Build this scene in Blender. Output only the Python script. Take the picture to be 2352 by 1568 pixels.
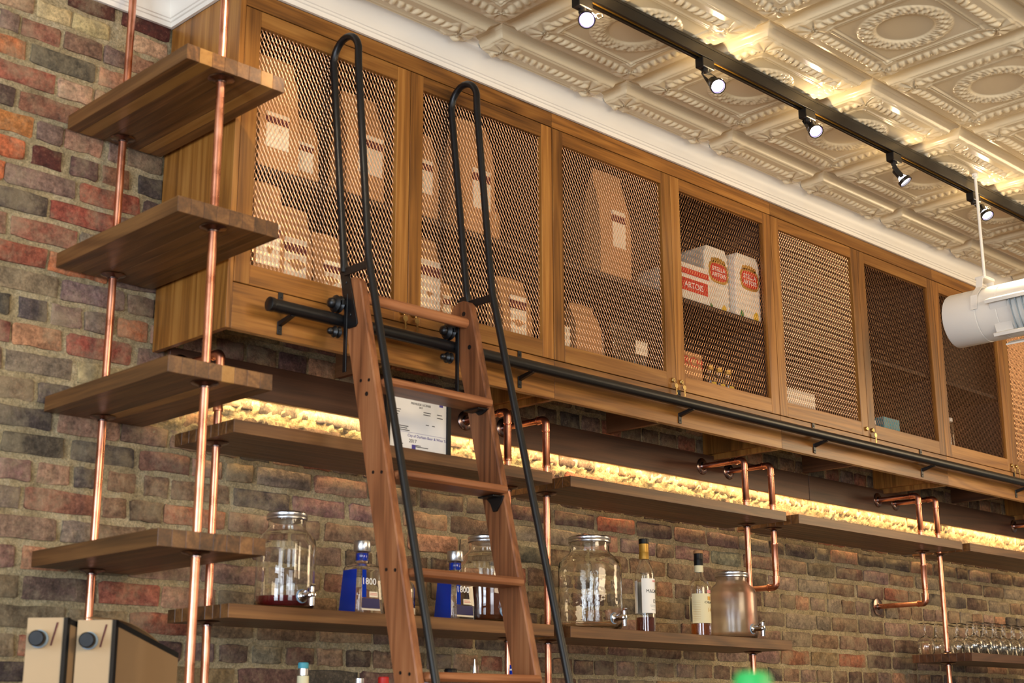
import bpy, bmesh, math, random
from mathutils import Vector, Matrix
random.seed(11)
scn = bpy.context.scene
for o in list(bpy.data.objects): bpy.data.objects.remove(o)
C = scn.collection
PI = math.pi
# ------------------------------------------------------------------ camera
FPX = 3304.6; YAW, PIT, ROL = 0.77475, 0.262487, -0.003444
cy, sy, cp, sp = math.cos(YAW), math.sin(YAW), math.cos(PIT), math.sin(PIT)
_f = Vector((sy*cp, cy*cp, sp)); _r0 = Vector((cy, -sy, 0)); _u0 = _r0.cross(_f)
_r = _r0*math.cos(ROL) + _u0*math.sin(ROL); _u = _u0*math.cos(ROL) - _r0*math.sin(ROL)
CAM = Vector((0, 0, 1.5))
cam = bpy.data.cameras.new('camera'); co = bpy.data.objects.new('camera', cam); C.objects.link(co)
co.matrix_world = Matrix(((_r.x, _u.x, -_f.x, CAM.x), (_r.y, _u.y, -_f.y, CAM.y), (_r.z, _u.z, -_f.z, CAM.z), (0, 0, 0, 1)))
cam.sensor_width = 36; cam.lens = 36*FPX/2352; cam.clip_start = .05
cam.dof.use_dof = True; cam.dof.focus_distance = 5.5; cam.dof.aperture_fstop = 4.2
scn.camera = co

def at(px, py, **k):
    """pixel of the photograph -> point on the plane x=, y= or z="""
    d = _r*((px-1176)/FPX) + _u*(-(py-784)/FPX) + _f
    (a, v), = k.items(); i = 'xyz'.index(a)
    return CAM + d*((v-CAM[i])/d[i])
def proj(p):
    q = Vector(p)-CAM; z = q.dot(_f)
    return (1176+FPX*q.dot(_r)/z, 784-FPX*q.dot(_u)/z, z)
# ------------------------------------------------------------------ light
scn.view_settings.view_transform = 'Standard'; scn.view_settings.look = 'None'
scn.view_settings.gamma = 1; scn.view_settings.use_curve_mapping = False
scn.view_settings.exposure = 0.12
w = bpy.data.worlds.new('world'); scn.world = w; w.use_nodes = True
w.node_tree.nodes['Background'].inputs[0].default_value = (1.0, .86, .70, 1)
w.node_tree.nodes['Background'].inputs[1].default_value = .17
def area(name, loc, to, sx, sy_, power, col):
    l = bpy.data.lights.new(name, 'AREA'); l.shape = 'RECTANGLE'; l.size = sx; l.size_y = sy_
    l.energy = power; l.color = col
    o = bpy.data.objects.new(name, l); C.objects.link(o); o.location = loc
    o.rotation_euler = (Vector(to)-Vector(loc)).to_track_quat('-Z', 'Y').to_euler()
    return o
# shop-front windows, left of and behind the camera (daylight)
area('window_light', (-3.4, 1.0, 1.9), (3, 2.6, 2.2), 1.5, 2.2, 172, (.78, .88, 1))
area('window_light', (-3.0, -1.7, 1.9), (3, 2.6, 2.2), 1.5, 2.2, 115, (.80, .89, 1))
area('window_light', (0.4, -4.6, 1.9), (4, 3.3, 2.2), 2.2, 2.0, 95, (.85, .91, 1))
# added warm fill lights for crown and cabinets, then an upward bounce fill
area('warm_fill_light', (3.5, -2.5, 3.2), (4.2, 3.3, 2.5), 2.5, 1.2, 125, (1, .78, .52))
area('warm_fill_light', (8.5, 0.5, 3.0), (5.5, 3.3, 2.6), 1.5, 1.2, 60, (1, .74, .44))
area('bar_top_bounce_light', (4.0, 1.4, 1.0), (4.0, 1.6, 3.7), 5.5, 1.0, 10, (1, .76, .50))

# ------------------------------------------------------------------ materials
def S(r, g, b):
    f = lambda c: (c/255/12.92) if c/255 <= .04045 else ((c/255+.055)/1.055)**2.4
    return (f(r), f(g), f(b), 1)
def newmat(name):
    m = bpy.data.materials.new(name); m.use_nodes = True
    nt = m.node_tree; return m, nt, nt.nodes['Principled BSDF']
def N(nt, t, **k):
    n = nt.nodes.new(t)
    for a, v in k.items():
        if a[0] == '_': setattr(n, a[1:], v)
        else: n.inputs[int(a[1:]) if a[0] == 'i' and a[1:].isdigit() else a].default_value = v
    return n
def ramp(nt, pts):
    n = nt.nodes.new('ShaderNodeValToRGB'); e = n.color_ramp.elements
    while len(e) < len(pts): e.new(.5)
    for x, (p, c) in zip(e, pts): x.position = p; x.color = c
    return n
def plain(name, col, rough=.5, metal=0, bump=0, bscale=60, **k):
    m, nt, b = newmat(name); L = nt.links
    b.inputs['Base Color'].default_value = col; b.inputs['Roughness'].default_value = rough; b.inputs['Metallic'].default_value = metal
    for a, v in k.items(): b.inputs[a.replace('_', ' ')].default_value = v
    tc = N(nt, 'ShaderNodeTexCoord')
    n = N(nt, 'ShaderNodeTexNoise', Scale=bscale, Detail=3.0); L.new(tc.outputs['Object'], n.inputs['Vector'])
    mr = N(nt, 'ShaderNodeMapRange', i3=max(0, rough-.06), i4=min(1, rough+.08)); L.new(n.outputs[0], mr.inputs[0]); L.new(mr.outputs[0], b.inputs['Roughness'])
    if bump:
        bp = N(nt, 'ShaderNodeBump', Strength=1.0, Distance=bump); L.new(n.outputs[0], bp.inputs['Height']); L.new(bp.outputs[0], b.inputs['Normal'])
    return m
def wood(name, dark, mid, light, axis, rough=.36, sc=1.0):
    m, nt, b = newmat(name); L = nt.links
    tc = N(nt, 'ShaderNodeTexCoord'); oi = N(nt, 'ShaderNodeObjectInfo')
    mul = N(nt, 'ShaderNodeVectorMath', _operation='SCALE'); mul.inputs[0].default_value = (3.1, 5.3, 4.7); L.new(oi.outputs['Random'], mul.inputs['Scale'])
    add = N(nt, 'ShaderNodeVectorMath', _operation='ADD'); L.new(tc.outputs['Object'], add.inputs[0]); L.new(mul.outputs[0], add.inputs[1])
    s = [7.0*sc]*3; s['xyz'.index(axis)] = .55*sc
    mp = N(nt, 'ShaderNodeMapping'); mp.inputs['Scale'].default_value = s; L.new(add.outputs[0], mp.inputs[0])
    n0 = N(nt, 'ShaderNodeTexNoise', Scale=.75, Detail=2.0, Distortion=.9); L.new(mp.outputs[0], n0.inputs['Vector'])
    k0 = N(nt, 'ShaderNodeMath', _operation='MULTIPLY', i1=58.0); L.new(n0.outputs[0], k0.inputs[0])
    wv = N(nt, 'ShaderNodeMath', _operation='SINE'); L.new(k0.outputs[0], wv.inputs[0])
    s2 = [160*sc]*3; s2['xyz'.index(axis)] = 5*sc
    mp2 = N(nt, 'ShaderNodeMapping'); mp2.inputs['Scale'].default_value = s2; L.new(add.outputs[0], mp2.inputs[0])
    n2 = N(nt, 'ShaderNodeTexNoise', Scale=1.0, Detail=3.0); L.new(mp2.outputs[0], n2.inputs['Vector'])
    n3 = N(nt, 'ShaderNodeTexNoise', Scale=1.1, Detail=4.0, Distortion=.4); L.new(mp.outputs[0], n3.inputs['Vector'])
    a1 = N(nt, 'ShaderNodeMath', _operation='MULTIPLY', i1=.085); L.new(wv.outputs[0], a1.inputs[0])
    a2 = N(nt, 'ShaderNodeMath', _operation='MULTIPLY_ADD', i1=.42); L.new(n2.outputs[0], a2.inputs[0]); L.new(a1.outputs[0], a2.inputs[2])
    a3 = N(nt, 'ShaderNodeMath', _operation='MULTIPLY_ADD', i1=.62); L.new(n3.outputs[0], a3.inputs[0]); L.new(a2.outputs[0], a3.inputs[2])
    rp = ramp(nt, [(.24, dark), (.52, mid), (.88, light)]); L.new(a3.outputs[0], rp.inputs[0])
    hv = N(nt, 'ShaderNodeHueSaturation'); L.new(rp.outputs[0], hv.inputs['Color'])
    mr = N(nt, 'ShaderNodeMapRange', i3=.80, i4=1.22); L.new(oi.outputs['Random'], mr.inputs[0]); L.new(mr.outputs[0], hv.inputs['Value'])
    L.new(hv.outputs[0], b.inputs['Base Color'])
    b.inputs['Roughness'].default_value = rough
    bp = N(nt, 'ShaderNodeBump', Strength=.25, Distance=.0006); L.new(a2.outputs[0], bp.inputs['Height']); L.new(bp.outputs[0], b.inputs['Normal'])
    return m
M = {}
for ax in 'xyz':
    M['cab'+ax] = wood('cabinet_walnut_'+ax, S(76, 44, 16), S(142, 92, 38), S(184, 132, 66), ax)
    M['shf'+ax] = wood('shelf_walnut_'+ax, S(50, 30, 16), S(104, 68, 36), S(150, 106, 60), ax, .42)
    M['lad'+ax] = wood('ladder_walnut_'+ax, S(86, 48, 28), S(150, 94, 58), S(192, 136, 92), ax, .38)
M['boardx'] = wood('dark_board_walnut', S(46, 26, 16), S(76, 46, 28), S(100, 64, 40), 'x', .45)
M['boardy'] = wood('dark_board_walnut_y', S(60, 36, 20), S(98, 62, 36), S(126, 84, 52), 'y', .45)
M['sap'] = wood('sapwood', S(128, 88, 40), S(160, 114, 56), S(178, 134, 76), 'y', .42)
M['inside'] = plain('shaded_cabinet_inside', S(36, 23, 17), .75)  # near-black colour stands in for the shade inside the cabinets

def brickmat(name, attr):
    m, nt, b = newmat(name); L = nt.links
    tc = N(nt, 'ShaderNodeTexCoord'); oi = N(nt, 'ShaderNodeObjectInfo'); geo = N(nt, 'ShaderNodeNewGeometry')
    if attr: src = N(nt, 'ShaderNodeAttribute', _attribute_name='col').outputs['Color']
    else: src = oi.outputs['Color']
    pos = geo.outputs['Position']
    n1 = N(nt, 'ShaderNodeTexNoise', Scale=22.0, Detail=6.0, Roughness=.65); L.new(pos, n1.inputs['Vector'])
    n2 = N(nt, 'ShaderNodeTexNoise', Scale=75.0, Detail=6.0, Roughness=.75); L.new(pos, n2.inputs['Vector'])
    n3 = N(nt, 'ShaderNodeTexNoise', Scale=9.0, Detail=7.0, Roughness=.72); L.new(pos, n3.inputs['Vector'])
    r1 = N(nt, 'ShaderNodeMapRange', i1=.3, i2=.7, i3=.58, i4=1.32); L.new(n1.outputs[0], r1.inputs[0])
    hv = N(nt, 'ShaderNodeHueSaturation', Saturation=.95); L.new(src, hv.inputs['Color'])
    rr2 = N(nt, 'ShaderNodeMapRange', i1=.36, i2=.62, i3=.52, i4=1.28); L.new(n2.outputs[0], rr2.inputs[0])
    mm2 = N(nt, 'ShaderNodeMath', _operation='MULTIPLY'); L.new(r1.outputs[0], mm2.inputs[0]); L.new(rr2.outputs[0], mm2.inputs[1]); L.new(mm2.outputs[0], hv.inputs['Value'])
    # lime bloom
    r3 = ramp(nt, [(.46, (0, 0, 0, 1)), (.62, (1, 1, 1, 1))]); L.new(n3.outputs[0], r3.inputs[0])
    r4 = ramp(nt, [(.56, (0, 0, 0, 1)), (.72, (.8, .8, .8, 1))]); L.new(n2.outputs[0], r4.inputs[0])
    mx0 = N(nt, 'ShaderNodeMath', _operation='MULTIPLY', i1=.42); L.new(r3.outputs[0], mx0.inputs[0])
    mxa = N(nt, 'ShaderNodeMath', _operation='MULTIPLY_ADD', _use_clamp=True, i1=.36); L.new(r4.outputs[0], mxa.inputs[0]); L.new(mx0.outputs[0], mxa.inputs[2])
    mx = N(nt, 'ShaderNodeMix', _data_type='RGBA'); L.new(mxa.outputs[0], mx.inputs[0]); L.new(hv.outputs[0], mx.inputs[6]); mx.inputs[7].default_value = S(176, 158, 124)
    L.new(mx.outputs[2], b.inputs['Base Color']); b.inputs['Roughness'].default_value = .88
    bp = N(nt, 'ShaderNodeBump', Strength=.9, Distance=.004); L.new(n2.outputs[0], bp.inputs['Height'])
    bp2 = N(nt, 'ShaderNodeBump', Strength=.8, Distance=.008); L.new(n1.outputs[0], bp2.inputs['Height']); L.new(bp.outputs[0], bp2.inputs['Normal'])
    L.new(bp2.outputs[0], b.inputs['Normal'])
    return m
M['brick'] = brickmat('brick', False); M['brickattr'] = brickmat('brick_far', True)
def mortarmat():
    m, nt, b = newmat('lime_mortar'); L = nt.links
    geo = N(nt, 'ShaderNodeNewGeometry')
    n1 = N(nt, 'ShaderNodeTexNoise', Scale=14.0, Detail=8.0, Roughness=.75); L.new(geo.outputs['Position'], n1.inputs['Vector'])
    n2 = N(nt, 'ShaderNodeTexNoise', Scale=150.0, Detail=5.0, Roughness=.7); L.new(geo.outputs['Position'], n2.inputs['Vector'])
    r = ramp(nt, [(.25, S(150, 128, 92)), (.5, S(204, 182, 138)), (.75, S(228, 212, 176))]); L.new(n1.outputs[0], r.inputs[0])
    r2 = N(nt, 'ShaderNodeMapRange', i1=.32, i2=.64, i3=.60, i4=1.30); L.new(n2.outputs[0], r2.inputs[0])
    hv = N(nt, 'ShaderNodeHueSaturation'); L.new(r.outputs[0], hv.inputs['Color']); L.new(r2.outputs[0], hv.inputs['Value'])
    L.new(hv.outputs[0], b.inputs['Base Color']); b.inputs['Roughness'].default_value = .95
    bp = N(nt, 'ShaderNodeBump', Strength=1.0, Distance=.006); L.new(n2.outputs[0], bp.inputs['Height'])
    bp2 = N(nt, 'ShaderNodeBump', Strength=1.0, Distance=.02); L.new(n1.outputs[0], bp2.inputs['Height']); L.new(bp.outputs[0], bp2.inputs['Normal'])
    L.new(bp2.outputs[0], b.inputs['Normal'])
    return m
M['mortar'] = mortarmat()
M['tin'] = plain('cream_gloss_paint_on_tin', S(236, 218, 182), .20)
M['crown'] = plain('cream_crown_paint', S(246, 240, 228), .38)
def coppermat():
    m, nt, b = newmat('copper'); L = nt.links
    tc = N(nt, 'ShaderNodeTexCoord')
    n = N(nt, 'ShaderNodeTexNoise', Scale=14.0, Detail=5.0); L.new(tc.outputs['Object'], n.inputs['Vector'])
    r = ramp(nt, [(.3, S(178, 112, 86)), (.55, S(228, 158, 130)), (.85, S(244, 186, 160))]); L.new(n.outputs[0], r.inputs[0])
    L.new(r.outputs[0], b.inputs['Base Color']); b.inputs['Metallic'].default_value = 1
    mr = N(nt, 'ShaderNodeMapRange', i3=.20, i4=.38); L.new(n.outputs[0], mr.inputs[0]); L.new(mr.outputs[0], b.inputs['Roughness'])
    return m
M['copper'] = coppermat()
M['flange'] = plain('bronze_flange', S(136, 116, 110), .22, 1)
M['black'] = plain('black_powder_coat', S(15, 15, 17), .36)
M['blackpl'] = plain('black_plastic', S(13, 14, 17), .45, Specular_IOR_Level=.3)
M['trackblk'] = plain('black_track_enamel', S(20, 17, 15), .35)
M['mesh'] = plain('bronze_expanded_metal', S(216, 166, 126), .32, .95)
M['brass'] = plain('brass', S(196, 168, 112), .3, 1)
M['steel'] = plain('brushed_steel', S(205, 206, 210), .28, 1)
M['chrome'] = plain('chrome', S(230, 230, 235), .08, 1)
M['whitemetal'] = plain('white_enamel', S(232, 228, 220), .4)
M['vane'] = plain('grey_blue_vane', S(150, 165, 175), .45)
M['darkgap'] = plain('dark_duct_inside', S(20, 24, 30), .6)
M['kraft'] = plain('kraft_paper', S(172, 126, 82), .75, 0, .0008, 40)
M['label'] = plain('cream_label_paper', S(236, 224, 200), .6)
M['maroon'] = plain('maroon_print', S(88, 26, 36), .6)
M['boxpaper'] = plain('white_carton', S(232, 226, 212), .5)
M['red'] = plain('red_print', S(196, 32, 26), .5)
M['gold'] = plain('gold_print', S(186, 142, 56), .4, .4)
M['yellow'] = plain('yellow_print', S(220, 180, 40), .5)
M['green'] = plain('green_print', S(40, 120, 60), .5)
M['teal'] = plain('teal_carton', S(70, 160, 178), .5)
M['white'] = plain('white_print', S(245, 245, 243), .5)
M['navy'] = plain('navy_print', S(34, 30, 84), .45)
M['blue'] = plain('cobalt_blue_glass', S(14, 60, 190), .12, 0, 0, 60, Transmission_Weight=.35)
M['pink'] = plain('pink_print', S(226, 150, 150), .5)
M['purple'] = plain('purple_print', S(70, 60, 150), .5)
M['ink'] = plain('black_ink', S(35, 32, 34), .6)
M['card'] = plain('cardboard', S(196, 172, 138), .75, 0, .0006, 30)
M['cardside'] = plain('brown_cardboard', S(150, 120, 84), .75, 0, .0006, 30)
M['paleblue'] = plain('pale_blue_plastic', S(150, 180, 205), .35)
M['lilac'] = plain('lilac_cap', S(170, 150, 175), .4)
M['floor'] = plain('dark_oak_floor', S(70, 54, 42), .5)
M['labelcream'] = plain('cream_bottle_label', S(226, 218, 180), .6)
def glass(name, col, rough=.02, bump=0, bscale=20):
    m, nt, b = newmat(name); L = nt.links
    b.inputs['Base Color'].default_value = col; b.inputs['Roughness'].default_value = rough
    b.inputs['Transmission Weight'].default_value = 1; b.inputs['IOR'].default_value = 1.45
    tc = N(nt, 'ShaderNodeTexCoord'); n = N(nt, 'ShaderNodeTexNoise', Scale=bscale, Detail=2.0); L.new(tc.outputs['Object'], n.inputs['Vector'])
    bp = N(nt, 'ShaderNodeBump', Strength=1.0, Distance=bump or .0002); L.new(n.outputs[0], bp.inputs['Height']); L.new(bp.outputs[0], b.inputs['Normal'])
    return m
M['glass'] = glass('clear_glass', (1, 1, .98, 1), .02, .0002, 10)
M['glassw'] = glass('wavy_moulded_glass', (1, 1, .97, 1), .03, .0016, 24)
M['frost'] = glass('clouded_glass', (.98, .94, .90, 1), .2, .0006, 14)
M['winered'] = plain('dark_red_drink', S(96, 8, 20), .08, 0, 0, 60)
M['tea'] = plain('amber_brown_drink', S(104, 48, 18), .08, 0, 0, 60, Transmission_Weight=.2)
M['whisky'] = plain('amber_whisky', S(170, 84, 16), .06, 0, 0, 60, Transmission_Weight=.6)
M['whiskyd'] = plain('dark_amber_whisky', S(120, 44, 20), .06, 0, 0, 60, Transmission_Weight=.5)
def emit(name, col, s):
    m, nt, b = newmat(name); b.inputs['Base Color'].default_value = (0, 0, 0, 1)
    b.inputs['Emission Color'].default_value = col; b.inputs['Emission Strength'].default_value = s
    return m
M['lamp'] = emit('lit_lamp_lens', (1, .93, 1, 1), 14)
M['lamprim'] = emit('violet_dichroic_rim', (.42, .16, 1, 1), 1.6)
M['led'] = emit('warm_led_tape', (1, .66, .25, 1), 9)

# ------------------------------------------------------------------ builders
def wloc(o):
    v = Vector((0, 0, 0))
    while o is not None: v += o.location; o = o.parent
    return v
class MB:
    def __init__(s): s.v = []; s.f = []; s.mi = []
    def add(s, vs, fs, mi=0):
        o = len(s.v); s.v += [tuple(v) for v in vs]; s.f += [tuple(i+o for i in f) for f in fs]; s.mi += [mi]*len(fs); return s
    def box(s, x0, x1, y0, y1, z0, z1, mi=0, mat=None):
        vs = [Vector((x, y, z)) for z in (z0, z1) for x, y in ((x0, y0), (x1, y0), (x1, y1), (x0, y1))]
        if mat: vs = [mat @ v for v in vs]
        return s.add(vs, [(3, 2, 1, 0), (4, 5, 6, 7), (0, 1, 5, 4), (1, 2, 6, 5), (2, 3, 7, 6), (3, 0, 4, 7)], mi)
    def ring(s, c, ax, r, n, ph=0):
        ax = Vector(ax).normalized(); a = ax.orthogonal().normalized()
        if abs(ax.z) > .9: a = (Vector((1, 0, 0))-ax*ax.x).normalized()
        b = ax.cross(a); return [Vector(c)+(a*math.cos(2*PI*i/n+ph)+b*math.sin(2*PI*i/n+ph))*r for i in range(n)]
    def cyl(s, p0, p1, r, n=16, r1=None, cap=True, mi=0, ph=0):
        p0 = Vector(p0); p1 = Vector(p1); ax = p1-p0
        A = s.ring(p0, ax, r, n, ph); B = s.ring(p1, ax, r if r1 is None else r1, n, ph)
        fs = [(i, (i+1) % n, n+(i+1) % n, n+i) for i in range(n)]
        if cap: fs += [tuple(range(n-1, -1, -1)), tuple(range(n, 2*n))]
        return s.add(A+B, fs, mi)
    def tube(s, pts, r, n=12, mi=0):
        pts = [Vector(p) for p in pts]; rings = []; a = None
        for i, p in enumerate(pts):
            d = (pts[min(i+1, len(pts)-1)]-pts[max(i-1, 0)]).normalized()
            if a is None: a = d.orthogonal().normalized()
            a = (a-d*a.dot(d)).normalized(); b = d.cross(a)
            rings += [p+(a*math.cos(2*PI*k/n)+b*math.sin(2*PI*k/n))*r for k in range(n)]
        fs = [(j*n+k, j*n+(k+1) % n, (j+1)*n+(k+1) % n, (j+1)*n+k) for j in range(len(pts)-1) for k in range(n)]
        fs += [tuple(range(n-1, -1, -1)), tuple(range((len(pts)-1)*n, len(pts)*n))]
        return s.add(rings, fs, mi)
    def lathe(s, prof, c=(0, 0, 0), n=32, mi=0, ax=(0, 0, 1), closed=False):
        """prof: (radius, height) pairs along the axis"""
        c = Vector(c); ax = Vector(ax).normalized(); k = len(prof); vs = []
        for r, h in prof: vs += s.ring(c+ax*h, ax, max(r, 1e-5), n)
        fs = [(j*n+i, j*n+(i+1) % n, (j+1)*n+(i+1) % n, (j+1)*n+i) for j in range(k-1) for i in range(n)]
        if closed: fs += [((k-1)*n+i, (k-1)*n+(i+1) % n, (i+1) % n, i) for i in range(n)]
        else: fs += [tuple(range(n-1, -1, -1)), tuple(range((k-1)*n, k*n))]
        return s.add(vs, fs, mi)
    def prism(s, pts, d, mi=0):
        """closed planar polygon pts pushed along vector d"""
        pts = [Vector(p) for p in pts]; n = len(pts); d = Vector(d)
        return s.add(pts+[p+d for p in pts], [tuple(range(n-1, -1, -1)), tuple(range(n, 2*n))]+[(i, (i+1) % n, n+(i+1) % n, n+i) for i in range(n)], mi)
    def build(s, name, mats, parent=None, bevel=0, smooth=35, loc=None, label=None):
        if not isinstance(mats, (list, tuple)): mats = [mats]
        o0 = wloc(parent) if loc is None else Vector(loc)
        me = bpy.data.meshes.new(name); me.from_pydata([Vector(v)-o0 for v in s.v], [], s.f)
        for m in mats: me.materials.append(m)
        me.polygons.foreach_set('material_index', s.mi)
        bm = bmesh.new(); bm.from_mesh(me); bmesh.ops.recalc_face_normals(bm, faces=bm.faces)
        if bevel:
            es = [e for e in bm.edges if len(e.link_faces) == 2 and e.calc_face_angle(0) > .6]
            bmesh.ops.bevel(bm, geom=es, offset=bevel, segments=1, affect='EDGES', profile=.5)
        bm.to_mesh(me); bm.free()
        if smooth: me.shade_smooth(); me.set_sharp_from_angle(angle=math.radians(smooth))
        o = bpy.data.objects.new(name, me); C.objects.link(o)
        if parent is not None: o.parent = parent
        else: o.location = o0
        if label: o['label'] = label
        return o
def tag(o, label, cat, group=None):
    o['label'] = label; o['category'] = cat
    if group: o['group'] = group
    return o
def thing(name, loc, label, cat, group=None):
    o = bpy.data.objects.new(name, None); C.objects.link(o); o.location = loc; o.empty_display_size = .05
    return tag(o, label, cat, group)
def struct(o): o['kind'] = 'structure'; return o
def copy_tree(o, parent=None):
    c = o.copy(); C.objects.link(c); c.parent = parent
    for ch in list(o.children): copy_tree(ch, c)
    return c
def dup(o, loc, label, rz=None, group=None):
    c = copy_tree(o); c.location = loc; c['label'] = label
    if group: c['group'] = group
    if rz is not None: c.rotation_euler[2] = rz
    return c
def text_mesh(txt, size, ex=.0003, align='CENTER'):
    cu = bpy.data.curves.new('lettering', 'FONT'); cu.body = txt; cu.size = size; cu.extrude = ex; cu.align_x = align; cu.resolution_u = 3
    ob = bpy.data.objects.new('lettering', cu); C.objects.link(ob)
    dg = bpy.context.evaluated_depsgraph_get(); me = bpy.data.meshes.new_from_object(ob.evaluated_get(dg))
    bpy.data.objects.remove(ob); return me
def text(name, txt, size, o, ux, uy, mat, parent, curve=None, align='CENTER', thick=.0003, xs=1):
    """lettering on the plane o + x*ux + y*uy; curve=(centre, radius, angle0) wraps it round a vertical cylinder"""
    me = text_mesh(txt, size, thick, align); o = Vector(o); ux = Vector(ux); uy = Vector(uy); n = ux.cross(uy); base = wloc(parent)
    for v in me.vertices:
        x, y, z = v.co; x *= xs
        if curve:
            c, r, a0 = curve; a = a0+x/r; rr = r+z
            p = Vector((c[0]+rr*math.sin(a), c[1]-rr*math.cos(a), o.z+y))
        else: p = o+ux*x+uy*y+n*z
        v.co = p-base
    me.materials.clear(); me.materials.append(mat)
    ob = bpy.data.objects.new(name, me); C.objects.link(ob); ob.parent = parent; return ob

# ------------------------------------------------------------------ shell
HC = 3.697; YW = 3.622; YC = 3.236
struct(MB().box(-3.6, 9.5, -4.8, 3.9, -.05, 0).build('floor', M['floor']))
ceil = struct(MB().box(-3.6, 9.5, -4.8, 3.9, HC+.006, HC+.05).build('ceiling', M['tin']))
# brick wall : mortar body, bricks as parts
def noise2(x, z, s=0):
    return (math.sin(x*31+z*17+s)+math.sin(x*53-z*71+s*2)+math.sin(x*97+z*113+s*3)*.7+math.sin(x*211-z*173+s)*.5)/3.2
vs, fs = [], []
x0, x1, z0, z1, st = .9, 8.4, 1.2, 3.70, .0125
nx = int((x1-x0)/st); nz = int((z1-z0)/st)
rnd = random.Random(5)
for j in range(nz+1):
    for i in range(nx+1):
        x = x0+i*st; z = z0+j*st
        edge = i in (0, nx) or j in (0, nz)
        vs.append((x, YW+(.012 if edge else .0032+.0024*noise2(x, z)+rnd.uniform(-.0012, .0012)-(.0055+rnd.uniform(-.0060, .0050)+.004*noise2(x*1.7, z*2.3, 2) if 2.30 < z < 2.475 and x > 2.02 else 0)), z))
for j in range(nz):
    for i in range(nx):
        a = j*(nx+1)+i; fs.append((a, a+1, a+nx+2, a+nx+1))
mb = MB(); mb.add(vs, fs); mb.box(-3.6, 9.5, YW+.0125, 3.9, 0, HC)
wall = struct(mb.build('wall_back', M['mortar'], smooth=0)); wall.data.shade_smooth()

PAL = dict(o=S(206, 118, 52), r=S(156, 92, 64), R=S(160, 78, 50), b=S(134, 102, 76), p=S(138, 108, 92), k=S(88, 74, 66), d=S(106, 80, 64),
           t=S(190, 150, 112), c=S(210, 178, 128), s=S(174, 124, 90), g=S(140, 122, 100), D=S(92, 44, 30))
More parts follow.
